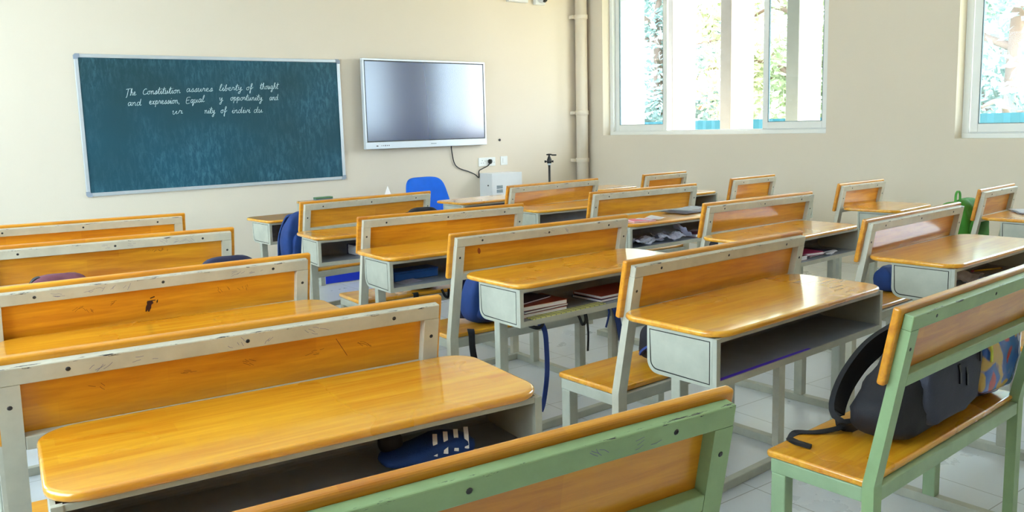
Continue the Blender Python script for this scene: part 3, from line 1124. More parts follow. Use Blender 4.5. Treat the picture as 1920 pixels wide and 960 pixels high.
# power cable and plug
cab = thing('power_cable', 'black cable drooping from the display to the wall socket', 'cable', (5.011, DW - 0.02, 1.128))
o0 = Vector((5.011, DW - 0.02, 1.128))
bm = BM()
pts = [(5.006, DW - 0.03, 1.15), (5.015, DW - 0.02, 1.08), (5.046, DW - 0.014, 0.946), (5.11, DW - 0.013, 0.880), (5.245, DW - 0.013, 0.833), (5.33, DW - 0.013, 0.795), (5.376, DW - 0.014, 0.758),
       (5.380, DW - 0.016, 0.79), (5.384, DW - 0.016, 0.835), (5.43, DW - 0.016, 0.858), (5.50, DW - 0.02, 0.885), (5.532, DW - 0.03, 0.915)]
tube(bm, [Vector(q) - o0 for q in smooth_pts(pts, 6)], 0.006, 8)
obj('cord', bm, M['black'], cab)
bm = BM()
lathe(bm, [(0.010, -0.005), (0.016, 0.0), (0.024, 0.012), (0.026, 0.03), (0.02, 0.046), (0.008, 0.05)], 14, Vector((5.536, DW - 0.030, 0.915)) - o0)
obj('plug', bm, M['black'], cab)
bm = BM()
span(bm, (-0.118, -0.012, -0.050), (0.118, 0, 0.050))
bevel(bm, 0.004)
so = thing('socket_plate', 'white double power socket plate right of the display, black plug in it', 'socket', (5.505, DW, 0.935))
obj('plate', bm, M['white_frame'], so)
bm = BM()
for x, z in ((-0.07, 0.018), (-0.085, -0.012), (-0.055, -0.012), (-0.03, 0.01), (0.082, 0.012), (0.098, -0.008)):
    span(bm, (x - 0.004, -0.0128, z - 0.004), (x + 0.004, -0.0115, z + 0.004))
obj('pin_holes', bm, M['gasket'], so)
bm = BM()
span(bm, (0.06, -0.018, -0.02), (0.08, -0.011, 0.02))
obj('rocker_switch', bm, M['white_frame'], so)
sw = thing('switch_plate', 'small square white switch plate beside the power socket', 'switch', (5.752, DW, 0.940))
bm = BM()
span(bm, (-0.05, -0.010, -0.052), (0.05, 0, 0.052))
bevel(bm, 0.004)
obj('plate', bm, M['white_frame'], sw)
bm = BM()
span(bm, (-0.022, -0.015, -0.03), (0.022, -0.009, 0.03))
bevel(bm, 0.002)
obj('rocker_switch', bm, M['white_frame'], sw)
bm = BM()
lathe(bm, [(0.012, -0.012), (0.016, -0.006), (0.013, 0.0)], 12, (5.697, DW, 1.184), 'Y')
tag(obj('wall_screw', bm, M['black']), 'small black screw in the wall right of the display', 'screw')

# wall cabinet
wc = thing('wall_cabinet', 'white metal wall cabinet with louvre vents, under the sockets', 'cabinet', (5.612, DW, 0.25))
x0, x1, zt = -0.214, 0.214, 0.558
bm = BM()
span(bm, (x0, -0.235, 0), (x1, -0.001, zt))
bevel(bm, 0.004)
obj('body', bm, M['white_metal'], wc)
bm = BM()
span(bm, (x0 - 0.002, -0.252, 0.002), (x1 + 0.002, -0.236, zt + 0.002))
bevel(bm, 0.003)
obj('door', bm, M['white_metal'], wc)
bm = BM()
for i in range(2):
    for k in range(5):
        z = 0.335 + 0.048 * i + 0.0078 * k
        span(bm, (-0.150, -0.2545, z), (-0.066, -0.2515, z + 0.0048))
obj('vent', bm, M['gasket'], wc)
bm = BM()
lathe(bm, [(0.009, 0.0), (0.009, 0.006), (0.004, 0.008)], 10, (0, 0, 0), 'X')
bmesh.ops.transform(bm, matrix=Matrix.Translation((x0 - 0.008, -0.18, 0.42)), verts=bm.verts)
obj('lock', bm, M['screw'], wc)

# tripod
tp = thing('tripod', 'black camera tripod with ball head standing in the front corner', 'tripod', (6.04, 7.47, 0))
bm = BM()
tube(bm, [(0, 0, 0.42), (0, 0, 0.885)], 0.0135, 12)
obj('centre_column', bm, M['black'], tp)
for k in range(3):
    a = 2.1 + k * 2.094
    bm = BM()
    tube(bm, [(0.03 * math.cos(a), 0.03 * math.sin(a), 0.62), (0.17 * math.cos(a), 0.17 * math.sin(a), 0.30), (0.30 * math.cos(a), 0.30 * math.sin(a), 0.005)], [0.014, 0.011, 0.008], 8)
    obj('leg', bm, M['black'], tp)
bm = BM()
lathe(bm, [(0.02, 0.58), (0.04, 0.60), (0.04, 0.64), (0.02, 0.66)], 14)
obj('spider', bm, M['black'], tp)
bm = BM()
lathe(bm, [(0.021, 0.884), (0.021, 0.902), (0.019, 0.905)], 16)
obj('base_ring', bm, M['alu'], tp)
bm = BM()
lathe(bm, [(0.026, 0.905), (0.028, 0.925), (0.026, 0.955), (0.018, 0.965), (0.019, 0.972), (0.012, 0.985), (0.008, 1.0)], 18)
bm2 = None
obj('ball_head', bm, M['black'], tp)
for s, l in ((-1, 0.055), (1, 0.048)):
    bm = BM()
    d_ = Vector((0.80, -0.6, 0)) * s
    tube(bm, [d_ * 0.02 + Vector((0, 0, 0.926)), d_ * 0.034 + Vector((0, 0, 0.926)), d_ * 0.036 + Vector((0, 0, 0.926)), d_ * l + Vector((0, 0, 0.926))], [0.007, 0.007, 0.014, 0.013], 10)
    obj('knob', bm, M['black'], tp)
bm = BM()
lathe(bm, [(0.016, 0.996), (0.034, 1.0), (0.034, 1.012), (0.01, 1.016)], 18)
obj('mount_plate', bm, M['black'], tp)
bm = BM()
bar(bm, (0.02, -0.015, 1.0), (0.068, -0.05, 0.999), 0.02, 0.016)
bevel(bm, 0.004)
obj('clamp_lever', bm, M['black'], tp)

# drain pipe in the corner
pipe = thing('drain_pipe', 'cream painted vertical pipe in the corner between the two walls', 'pipe', (6.905, 7.872, 0))
bm = BM()
lathe(bm, [(0.074, 0.0), (0.074, H - 0.01)], 28)
obj('pipe_run', bm, M['wall'], pipe)
for z in (2.66, 1.49, 0.9):
    bm = BM()
    lathe(bm, [(0.078, z - 0.028), (0.084, z - 0.024), (0.084, z + 0.024), (0.078, z + 0.028)], 28)
    obj('pipe_collar', bm, M['wall'], pipe)
    bm = BM()
    span(bm, (-0.114, 0.03, z - 0.02), (-0.07, 0.10, z + 0.02))
    bevel(bm, 0.004)
    obj('clamp_ear', bm, M['wall'], pipe)

# security camera and white box near the ceiling
sc_ = thing('security_camera', 'white dome security camera with black lens high on the front wall', 'camera', (6.31, DW, 2.85))
bm = BM()
span(bm, (-0.075, -0.06, -0.075), (0.075, 0, 0.12))
bevel(bm, 0.01)
obj('mount', bm, M['white_metal'], sc_)
bm = BM()
prof = [(0.06, 0.0), (0.062, 0.03)] + [(0.062 * math.cos(a), 0.03 + 0.062 * math.sin(a)) for a in (0.4, 0.8, 1.2, 1.5)]
lathe(bm, [(r, -h) for r, h in prof], 18, (0.012, -0.062, 0.0), 'Y')
obj('dome', bm, M['white_metal'], sc_)
bm = BM()
lathe(bm, [(0.040, -0.088), (0.046, -0.098), (0.03, -0.125), (0.01, -0.128)][::-1], 16, (0.012, -0.02, -0.012), 'Y')
obj('lens', bm, M['black'], sc_)
bm = BM()
span(bm, (-0.14, -0.06, 0), (0.14, -0.001, 0.16))
span(bm, (-0.145, -0.065, 0.05), (0.145, -0.059, 0.155))
bevel(bm, 0.006)
tag(obj('junction_box', bm, M['white_metal'], None, (5.98, DW, 2.785)), 'white electrical box high on the front wall, left of the security camera', 'box')

# ------------------------------------------------------------------ teacher's corner
tt = thing('teacher_table', 'wooden teacher table with blue front panel, below the chalkboard', 'table', (3.38, 6.90, 0))
bm = BM()
slab(bm, round_rect(-0.55, -0.25, 0.55, 0.25, 0.02, 3), 0.690, 0.712, 0.006, 2)
obj('tabletop', bm, M['wood'], tt)
bm = BM()
span(bm, (-0.51, -0.242, 0.012), (0.51, -0.228, 0.36))
bevel(bm, 0.003)
obj('modesty_panel', bm, M['blue_plastic'], tt, label='blue front panel')
for sx in (-1, 1):
    for sy in (-1, 1):
        bm = BM()
        span(bm, (sx * 0.51, sy * 0.186, 0), (sx * 0.55, sy * 0.226, 0.6897))
        bevel(bm, 0.003)
        obj('leg', bm, M['paint'], tt)
bm = BM()
for sy in (-1, 1):
    span(bm, (-0.509, sy * 0.19, 0.62), (0.509, sy * 0.22, 0.6897))
for sx in (-1, 1):
    span(bm, (sx * 0.515, -0.185, 0.62), (sx * 0.545, 0.185, 0.6897))
obj('apron', bm, M['paint'], tt)
M['green_box'] = mat('green_card', srgb(84, 128, 92), 0.7)
gb = thing('chalk_duster', 'small green blackboard duster on the teacher table', 'duster', (3.055, 7.06, 0.7125), 0.05)
bm = BM()
span(bm, (-0.085, -0.03, 0.012), (0.085, 0.03, 0.028))
bevel(bm, 0.005)
obj('wooden_back', bm, M['green_box'], gb)
bm = BM()
span(bm, (-0.083, -0.028, 0), (0.083, 0.028, 0.0118))
obj('felt_pad', bm, M['gasket'], gb)
tent = thing('paper_tent', 'small white folded paper cone on the teacher table', 'paper', (3.71, 7.05, 0.7125), 0.3)
bm = BM()
lathe(bm, [(0.045, 0.0), (0.044, 0.002), (0.004, 0.084), (0.001, 0.086)], 4)
for f in bm.faces:
    f.smooth = False
obj('folded_sheet', bm, M['paper'], tent)

ch = thing('office_chair', 'bright blue padded office chair by the front wall', 'chair', (4.36, 7.36, 0), 0.12)


def superpad(bm, c, a, e=(0.5, 0.35), n=(16, 28), warp=None):
    """superellipsoid pad"""
    def sp(v, p_):
        return math.copysign(abs(v) ** p_, v)
    rings = []
    for i in range(1, n[0]):
        t = -math.pi / 2 + math.pi * i / n[0]
        ring = []
        for k in range(n[1]):
            w = 2 * math.pi * k / n[1]
            v = Vector((sp(math.cos(t), e[0]) * sp(math.cos(w), e[1]) * a[0], sp(math.cos(t), e[0]) * sp(math.sin(w), e[1]) * a[1], sp(math.sin(t), e[0]) * a[2]))
            if warp:
                v = warp(v)
            ring.append(bm.verts.new(v + Vector(c)))
        rings.append(ring)
    for q in (-1, 1):
        v = Vector((0, 0, q * a[2]))
        if warp:
            v = warp(v)
        rings.insert(0, [bm.verts.new(v + Vector(c))]) if q < 0 else rings.append([bm.verts.new(v + Vector(c))])
    m = n[1]
    for i in range(len(rings) - 1):
        A, B = rings[i], rings[i + 1]
        for k in range(m):
            if len(A) == 1:
                f = bm.faces.new((A[0], B[(k + 1) % m], B[k]))
            elif len(B) == 1:
                f = bm.faces.new((A[k], A[(k + 1) % m], B[0]))
            else:
                f = bm.faces.new((A[k], A[(k + 1) % m], B[(k + 1) % m], B[k]))
            f.smooth = True


bm = BM()


def back_warp(v):
    t = (v.z + 0.21) / 0.42
    w = 1.0 - 0.22 * max(0, t - 0.35) - (0.10 if v.x > 0 else 0.0) * max(0, t - 0.2)
    groove = 0.0
    for zc in (-0.10, -0.045, 0.01):
        groove += math.exp(-((v.z - zc) / 0.009) ** 2) * 0.008
    y = v.y + (groove if v.y < 0 else 0) + 0.10 * (v.x / 0.26) ** 2 * -0.35 + 0.10 * t
    return Vector((v.x * w, y, v.z))


superpad(bm, (0, 0.02, 0.625), (0.275, 0.04, 0.212), (0.42, 0.42), (40, 40), back_warp)
obj('backrest', bm, M['chair_blue'], ch)
bm = BM()
superpad(bm, (0, -0.24, 0.46), (0.24, 0.23, 0.04), (0.5, 0.45))
obj('seat', bm, M['chair_blue'], ch)
bm = BM()
bar(bm, (0, -0.18, 0.415), (0, 0.06, 0.40), 0.06, 0.012)
bar(bm, (0, 0.06, 0.40), (0, 0.085, 0.60), 0.06, 0.012, (0, 1, 0))
obj('back_bracket', bm, M['black'], ch)
bm = BM()
lathe(bm, [(0.03, 0.08), (0.03, 0.25), (0.018, 0.26), (0.018, 0.42)], 14, (0, -0.22, 0))
obj('gas_column', bm, M['black'], ch)
for k in range(5):
    a = k * 2 * math.pi / 5
    bm = BM()
    d_ = Vector((math.cos(a), math.sin(a), 0))
    bar(bm, Vector((0, -0.22, 0.10)) + d_ * 0.02, Vector((0, -0.22, 0.075)) + d_ * 0.26, 0.035, 0.025)
    bevel(bm, 0.006)
    lg = obj('base_arm', bm, M['black'], ch)
    bm = BM()
    lathe(bm, [(0.02, -0.015), (0.026, -0.01), (0.026, 0.01), (0.02, 0.015)], 14, Vector((0, -0.22, 0.027)) + d_ * 0.25, 'X')
    obj('caster', bm, M['black'], lg)

# ------------------------------------------------------------------ bags
def bag_mat(name, col):
    return mat(name, col, 0.75, var=0.18, scale=14, bump=0.12, bscale=300)


M['bag_navy'] = bag_mat('navy_fabric', srgb(26, 30, 62))
M['bag_blue'] = bag_mat('royal_blue_fabric', srgb(8, 50, 112))
M['bag_black'] = bag_mat('black_fabric', srgb(22, 20, 28))
M['bag_slate'] = bag_mat('slate_grey_fabric', srgb(50, 52, 66))
M['bag_maroon'] = bag_mat('maroon_fabric', srgb(112, 62, 74))
M['bag_green'] = bag_mat('green_fabric', srgb(58, 128, 30))
M['strap_black'] = bag_mat('black_webbing', srgb(16, 15, 20))
M['strap_blue'] = bag_mat('blue_webbing', srgb(40, 62, 128))
M['strap_green'] = bag_mat('green_webbing', srgb(80, 160, 60))
M['zip'] = mat('dark_zip', srgb(30, 30, 32), 0.4, 0.5)
M['zip_yellow'] = mat('yellow_zip_pull', srgb(206, 206, 60), 0.5)


def print_mat():
    m, nt, p = new_mat('glossy_printed_fabric')
    L = nt.links.new
    tc = nt.nodes.new('ShaderNodeTexCoord')
    nz = N(nt, 'ShaderNodeTexNoise', Scale=6.5, Detail=2.0, Distortion=0.9)
    L(tc.outputs['Object'], nz.inputs['Vector'])
    rp = nt.nodes.new('ShaderNodeValToRGB')
    cr = rp.color_ramp
    cr.interpolation = 'EASE'
    cr.elements[0].position = 0.30
    cr.elements[0].color = srgb(190, 150, 60)
    cr.elements[1].position = 0.72
    cr.elements[1].color = srgb(150, 60, 60)
    for pos, c in ((0.40, srgb(190, 150, 60)), (0.44, srgb(24, 80, 160)), (0.54, srgb(30, 90, 170)), (0.58, srgb(180, 50, 64)), (0.66, srgb(170, 44, 58))):
        e = cr.elements.new(pos)
        e.color = c
    L(nz.outputs['Fac'], rp.inputs['Fac'])
    L(rp.outputs['Color'], p.inputs['Base Color'])
    p.inputs['Roughness'].default_value = 0.22
    p.inputs['Coat Weight'].default_value = 0.5
    return m


M['print'] = print_mat()


def backpack(label, loc, rotz, size, body, strap, lean=0.12, tilt=0.0, group='school bags on the benches', pocket=None, handle=True, pulls=None, hang=(), slump=0.0, straps=True, rise=0.0):
    """school bag; its padded shoulder straps lie on +y, its pocket on -y. size = (w, d, h)"""
    w, d, h = size
    t = thing('backpack', label, 'bag', loc, rotz, group)

    def warp(v):
        k = (v.z + h / 2) / h
        x = v.x * (1.0 - 0.16 * max(0, k - 0.55) + 0.05 * math.sin(v.z * 23 + 1)) + tilt * k * h
        y = v.y * (1.08 - 0.45 * k * k) + lean * k * h * -0.6 + slump * math.sin(k * 3.1) * 0.05
        zz = v.z
        if rise:
            zz = -h / 2 + (v.z + h / 2) * (1 - rise * 0.85 + rise * 1.1 * (v.x / w + 0.5))
        crease = 0.004 * math.sin(v.z * 60 + v.x * 40) + 0.003 * math.sin(v.x * 90)
        return Vector((x, y + crease * (1 if v.y < 0 else -1), zz))
    bm = BM()
    superpad(bm, (0, 0, h / 2), (w / 2, d / 2, h / 2), (0.55, 0.5), (26, 36), warp)
    b = obj('bag_body', bm, body, t)
    bm = BM()

    def pwarp(v):
        k = (v.z + h * 0.5) / h
        return Vector((v.x + tilt * k * h, v.y + lean * k * h * -0.6 + 0.003 * math.sin(v.x * 70 + v.z * 50), v.z))
    superpad(bm, (w * 0.12 if rise else 0, -d * 0.40, h * 0.5), (w * (0.36 if rise else 0.40), d * 0.22, h * 0.30), (0.5, 0.45), (16, 26), lambda v: pwarp(Vector((v.x, v.y, v.z - 0.12 * h))))
    obj('front_pocket', bm, pocket or body, t)
    def sh(x, y, z):
        k = z / h
        return Vector((x + tilt * k * h, y + lean * k * h * -0.6, z))
    if handle:
        bm = BM()
        tube(bm, smooth_pts([sh(-0.05, 0.0, h * 0.96), sh(-0.045, 0.0, h * 1.06), sh(0, 0.0, h * 1.10), sh(0.045, 0.0, h * 1.06), sh(0.05, 0.0, h * 0.96)], 5), 0, flat=(0.024, 0.006, (0, 1, 0)))
        obj('handle', bm, strap, t)
    if straps:
        for s in (-1, 1):
            bm = BM()
            tube(bm, smooth_pts([sh(s * w * 0.18, d * 0.30, h * 0.93), sh(s * w * 0.26, d * 0.62, h * 0.86), sh(s * w * 0.33, d * 0.80, h * 0.55), sh(s * w * 0.36, d * 0.62, h * 0.22), sh(s * w * 0.38, d * 0.36, h * 0.08)], 6), 0, flat=(0.055, 0.012, (1, 0, 0)))
            obj('shoulder_strap', bm, strap, t)
    for px, pz, c in (pulls or ()):
        bm = BM()
        yy = -d * 0.62
        tube(bm, [sh(px, yy, pz), sh(px + 0.004, yy - 0.004, pz - 0.022), sh(px + 0.012, yy - 0.004, pz - 0.055)], 0, flat=(0.010, 0.004, (1, 0, 0)))
        obj('zip_pull', bm, M[c], t)
    for pts, mk, wd in hang:
        # loose strap given in world points
        bm = BM()
        m_inv = (Matrix.Translation(Vector(loc)) @ Matrix.Rotation(rotz, 4, 'Z')).inverted()
        P3 = [m_inv @ Vector(q) for q in pts]
        ax = m_inv.to_3x3() @ Vector((1, 0, 0))
        tube(bm, smooth_pts(P3, 6), 0, flat=(wd, 0.003, ax))
        obj('loose_strap', bm, M[mk], t)
    return t


SEAT = 0.4512
# dark slate backpack and printed bag on the foreground right bench
slate = backpack('large black and slate-grey backpack slumped on the nearest bench at right', W('B4', -0.035, 0.205, SEAT), UNITS['B4'][2], (0.50, 0.17, 0.35), M['bag_black'], M['strap_black'], lean=0.05, tilt=0.05, group='bags on the right foreground bench',
                 pocket=M['bag_slate'], pulls=((0.04, 0.19, 'zip'), (0.09, 0.175, 'zip'), (0.17, 0.23, 'zip')), straps=False, handle=False, rise=0.62)


def extra_strap(bag, k, pts, mk, wd, th=0.004, ax=(1, 0, 0), name='loose_strap'):
    """loose webbing given in the desk's own coordinates"""
    inv = (Matrix.Translation(bag.location) @ Matrix.Rotation(bag.rotation_euler[2], 4, 'Z')).inverted()
    bm = BM()
    tube(bm, smooth_pts([inv @ Vector(W(k, *q)) for q in pts], 6), 0, flat=(wd, th, inv.to_3x3() @ Vector(ax)))
    return obj(name, bm, M[mk], bag)


# shoulder strap arching over to the seat, its webbing tail and buckle on the seat
extra_strap(slate, 'B4', [(0.10, 0.27, 0.72), (0.04, 0.315, 0.672), (-0.08, 0.325, 0.632), (-0.19, 0.325, 0.565), (-0.245, 0.31, 0.50), (-0.21, 0.27, 0.468)], 'strap_black', 0.072, 0.016, (0.75, 0.0, -0.66), 'shoulder_strap')
extra_strap(slate, 'B4', [(-0.20, 0.29, 0.475), (-0.245, 0.31, 0.464), (-0.29, 0.345, 0.456), (-0.33, 0.386, 0.454), (-0.35, 0.393, 0.435)], 'strap_black', 0.022, 0.003, (0, 1, 0))
extra_strap(slate, 'B4', [(-0.385, 0.375, 0.453), (-0.400, 0.345, 0.456), (-0.405, 0.32, 0.458), (-0.40, 0.30, 0.456)], 'strap_black', 0.018, 0.008, (1, 0.2, 0), 'buckle')
kid = backpack('small glossy blue bag printed red and yellow beside the slate-grey backpack', W('B4', 0.375, 0.20, SEAT), UNITS['B4'][2] - 0.08, (0.31, 0.15, 0.34), M['bag_navy'], M['bag_navy'], lean=0.12, tilt=0.04, group='bags on the right foreground bench', pocket=M['print'],
               pulls=((-0.115, 0.20, 'zip_yellow'),), straps=False)
# maroon and navy bags, left column
backpack('maroon backpack whose top shows over a left column backrest', W('A2', -0.275, 0.205, SEAT), UNITS['A2'][2], (0.24, 0.13, 0.447), M['bag_maroon'], M['strap_black'], lean=0.1, handle=False, group='bag tops behind left column backrests')
backpack('navy backpack top at the right end of a left column backrest', W('A2', 0.262, 0.205, SEAT), UNITS['A2'][2], (0.27, 0.13, 0.445), M['bag_navy'], M['bag_navy'], lean=0.1, handle=False, group='bag tops behind left column backrests')
extra_strap([o for o in D.objects if o.get('label', '').startswith('maroon backpack')][0], 'A2', [(-0.30, 0.19, 0.87), (-0.325, 0.18, 0.890), (-0.345, 0.18, 0.885), (-0.36, 0.19, 0.86)], 'strap_black', 0.03, 0.006, (0, 1, 0))
# middle-left column
backpack('royal blue backpack hanging over the left end of the front bench', W('B0', -0.40, 0.215, SEAT), UNITS['B0'][2], (0.33, 0.15, 0.375), M['bag_blue'], M['bag_blue'], lean=0.08, tilt=0.1, handle=False, group='blue backpacks on benches')
bp = backpack('black backpack peeking over a chipped backrest left of the blue chair', W('B1', -0.06, 0.205, SEAT), UNITS['B1'][2], (0.25, 0.14, 0.455), M['bag_black'], M['strap_black'], lean=0.1, handle=False)
extra_strap(bp, 'B1', [(-0.17, 0.10, 0.453), (-0.172, 0.08, 0.45), (-0.176, 0.075, 0.40), (-0.18, 0.07, 0.30)], 'strap_black', 0.03)
extra_strap(bp, 'B1', [(-0.01, 0.085, 0.455), (0.0, 0.07, 0.42), (0.02, 0.07, 0.41), (0.03, 0.08, 0.453)], 'strap_black', 0.012, 0.006)
b2 = backpack('blue backpack lying on a bench, seen between post and shelf, long strap to the floor', W('B2', -0.20, 0.215, SEAT), UNITS['B2'][2], (0.30, 0.15, 0.26), M['bag_blue'], M['bag_navy'], lean=0.05, tilt=0.25, handle=False, group='blue backpacks on benches')
extra_strap(b2, 'B2', [(-0.06, 0.11, 0.458), (-0.03, 0.072, 0.445), (0.012, 0.068, 0.40), (0.022, 0.066, 0.30), (0.021, 0.066, 0.18), (0.0, 0.066, 0.06), (-0.015, 0.07, 0.012)], 'strap_blue', 0.026)
extra_strap(b2, 'B2', [(-0.10, 0.10, 0.458), (-0.06, 0.07, 0.425), (-0.02, 0.065, 0.415), (0.01, 0.07, 0.43)], 'strap_black', 0.016, 0.008, (0, 0, 1), 'buckle')
extra_strap(b2, 'B2', [(-0.36, 0.12, 0.4535), (-0.385, 0.075, 0.44), (-0.386, 0.070, 0.38), (-0.372, 0.070, 0.30)], 'strap_black', 0.030)
b3 = backpack('dark navy backpack hidden under the notebook desk, straps dangling off its bench', W('B2', 0.32, 0.215, SEAT), UNITS['B2'][2], (0.36, 0.15, 0.22), M['bag_navy'], M['strap_black'], lean=0.05, handle=False)
extra_strap(b3, 'B2', [(0.22, 0.11, 0.455), (0.225, 0.07, 0.43), (0.245, 0.066, 0.385), (0.268, 0.07, 0.40), (0.272, 0.08, 0.44)], 'strap_black', 0.012, 0.006)
extra_strap(b3, 'B2', [(0.27, 0.10, 0.455), (0.272, 0.07, 0.43), (0.28, 0.066, 0.34), (0.276, 0.066, 0.25)], 'strap_black', 0.010)
extra_strap(b3, 'B2', [(0.43, 0.12, 0.456), (0.455, 0.072, 0.44), (0.48, 0.066, 0.36), (0.505, 0.066, 0.25), (0.525, 0.066, 0.16)], 'strap_blue', 0.034)
extra_strap(b3, 'B2', [(0.42, 0.10, 0.455), (0.424, 0.072, 0.42), (0.40, 0.07, 0.345)], 'strap_blue', 0.010)
extra_strap(backpack('dark bag with blue trim on the bench just left of the centre foreground desk', W('B3', -0.06, 0.225, SEAT), UNITS['B3'][2], (0.26, 0.13, 0.15), M['bag_black'], M['bag_blue'], lean=0.0, handle=False, straps=False), 'B3',
            [(-0.12, 0.17, 0.55), (-0.17, 0.20, 0.53), (-0.21, 0.22, 0.51), (-0.20, 0.24, 0.49)], 'strap_blue', 0.02, 0.008)
# right-hand columns
backpack('black bag end under the left tip of the desktop with the magenta book', W('C2', -0.10, 0.21, SEAT), UNITS['C2'][2], (0.20, 0.13, 0.235), M['bag_black'], M['strap_black'], lean=0.05, handle=False, straps=False)
extra_strap(backpack('small blue bag with dangling strap, beside the desk with the yellow pencil', W('C3', 0.20, 0.24, SEAT), UNITS['C3'][2], (0.16, 0.12, 0.13), M['bag_blue'], M['bag_navy'], lean=0.0, handle=False, straps=False), 'C3',
            [(-0.10, 0.16, 0.455), (-0.24, 0.12, 0.455), (-0.272, 0.072, 0.43), (-0.255, 0.068, 0.36), (-0.23, 0.07, 0.28)], 'strap_blue', 0.03)
backpack('black pouch with beige flap on the bench below the desk with crumpled papers', W('C1', 0.30, 0.20, SEAT), UNITS['C1'][2], (0.26, 0.12, 0.07), M['bag_black'], M['strap_black'], lean=0.0, handle=False, straps=False, pocket=mat('beige_fabric', srgb(200, 170, 130), 0.8))
gr = backpack('bright green backpack at the left end of a single bench by the window wall', W('D3', -0.01, 0.20, SEAT), UNITS['D3'][2], (0.35, 0.17, 0.365), M['bag_green'], M['strap_green'], lean=0.0, handle=False)
extra_strap(gr, 'D3', [(-0.125, 0.20, 0.80), (-0.130, 0.20, 0.85), (-0.16, 0.20, 0.87), (-0.195, 0.20, 0.85), (-0.20, 0.20, 0.78)], 'strap_green', 0.013, 0.006, (0, 1, 0), 'handle')
# blue pouch in the foreground desk
pouch = thing('sports_pouch', 'blue striped pouch in the shelf of the left foreground desk', 'pouch', W('A4', 0.27, 0.70, 0.5948), UNITS['A4'][2])
bm = BM()
superpad(bm, (0, 0, 0.026), (0.112, 0.050, 0.024), (0.7, 0.6), (14, 26), lambda v: Vector((v.x, v.y + 0.004 * math.sin(v.x * 60), v.z * (1 + 0.35 * math.sin(v.x * 24 + 0.6)))))
obj('pouch_body', bm, M['bag_blue'], pouch)
bm = BM()
for k in range(4):
    x = 0.005 + 0.026 * k
    tube(bm, smooth_pts([(x - 0.01, -0.050, 0.030), (x, -0.03, 0.053), (x + 0.012, -0.005, 0.060)], 4), 0, flat=(0.010, 0.003, (1, 0, 0)))
obj('stripes', bm, M['paper'], pouch, label='white stripes')
bm = BM()
superpad(bm, (-0.075, 0.03, 0.052), (0.028, 0.022, 0.022), (0.8, 0.8), (10, 16))
obj('drawcord_knot', bm, M['bag_black'], pouch)


# ------------------------------------------------------------------ books and papers
SHELF = 0.5948


def book(label, k, x, y, z, size, cover, rot=0.0, group='books in the desk shelves', name='notebook', pages=None):
    w, d, h = size
    t = thing(name, label, 'book', W(k, x, y, z), UNITS[k][2] + rot, group)
    bm = BM()
    span(bm, (-w / 2, -d / 2, 0), (w / 2, d / 2, 0.0015))
    span(bm, (-w / 2, -d / 2, h - 0.0015), (w / 2, d / 2, h))
    span(bm, (-w / 2, d / 2 - 0.0015, 0.0015), (w / 2, d / 2, h - 0.0015))
    obj('cover', bm, cover, t)
    bm = BM()
    n_ = max(2, int(h / 0.003))
    for i in range(n_):
        a = 0.0017 + (h - 0.0034) * i / n_
        j = random.uniform(0.002, 0.006)
        span(bm, (-w / 2 + j, -d / 2 + j * 0.6, a), (w / 2 - j, d / 2 - 0.002, a + (h - 0.0034) / n_ * 0.86))
    obj('pages', bm, pages or M['paper'], t)
    return t


def cov(name, r, g, b, rough=0.5):
    return mat(name, srgb(r, g, b), rough, var=0.08)


c_red = cov('red_brown_cover', 150, 62, 44)
c_mag = cov('magenta_cover', 176, 40, 96)
c_pink = cov('pink_cover', 232, 110, 130)
c_blue = cov('blue_cover', 14, 92, 176)
c_dark = cov('dark_navy_cover', 34, 40, 76)
c_mar = cov('maroon_cover', 110, 34, 50)
c_org = cov('orange_mottled_cover', 196, 110, 84)
# notebooks in the shelf of the middle desk
z = SHELF
for i, (hh_, cv, dx, rt_, lab) in enumerate(((0.016, c_org, 0.0, 0.0, 'orange mottled notebook at the bottom of the left stack'), (0.010, c_dark, 0.006, 0.03, 'thin dark blue notebook in the middle of the left stack'),
                                             (0.018, c_red, 0.0, -0.03, 'red-brown notebook on top of the left stack'))):
    book(lab + ' beside the yellow sheet', 'B3', -0.325 + dx, 0.712, z, (0.235, 0.165, hh_), cv, rt_)
    z += hh_ + 0.0006
book('thin purple-grey notebook leaning behind the red-brown stack', 'B3', -0.34, 0.73, z, (0.19, 0.11, 0.007), cov('purple_grey_cover', 86, 70, 96), 0.2)
z = SHELF
for i, (hh_, cv, x, rt_, lab) in enumerate(((0.012, c_dark, 0.10, 0.05, 'navy notebook at the bottom of the right stack in the notebook desk'), (0.013, c_red, 0.12, 0.0, 'large red-brown notebook on top of the right stack in the notebook desk'))):
    book(lab, 'B3', x, 0.715, z, (0.27 if i else 0.25, 0.17, hh_), cv, rt_)
    z += hh_ + 0.0006

m, nt, p = new_mat('yellow_checked_paper')
tc = nt.nodes.new('ShaderNodeTexCoord')
br = nt.nodes.new('ShaderNodeTexBrick')
br.offset = 0
for nm, v in (('Scale', 1.0), ('Brick Width', 0.027), ('Row Height', 0.016), ('Mortar Size', 0.0016)):
    br.inputs[nm].default_value = v
br.inputs['Color1'].default_value = srgb(206, 204, 120)
br.inputs['Color2'].default_value = srgb(196, 194, 104)
br.inputs['Mortar'].default_value = srgb(74, 80, 92)
nt.links.new(tc.outputs['Object'], br.inputs['Vector'])
nt.links.new(br.outputs['Color'], p.inputs['Base Color'])
p.inputs['Roughness'].default_value = 0.6
M['checked'] = m
bm = BM()
span(bm, (-0.20, -0.0215, 0), (0.20, 0.0215, 0.004))
ys = obj('checked_strip', bm, M['checked'], None, W('B3', -0.225, 0.612, SHELF + 0.0003), UNITS['B3'][2] + 0.02)
tag(ys, 'yellow sheet with dark check lines at the front of the notebook desk shelf', 'paper')


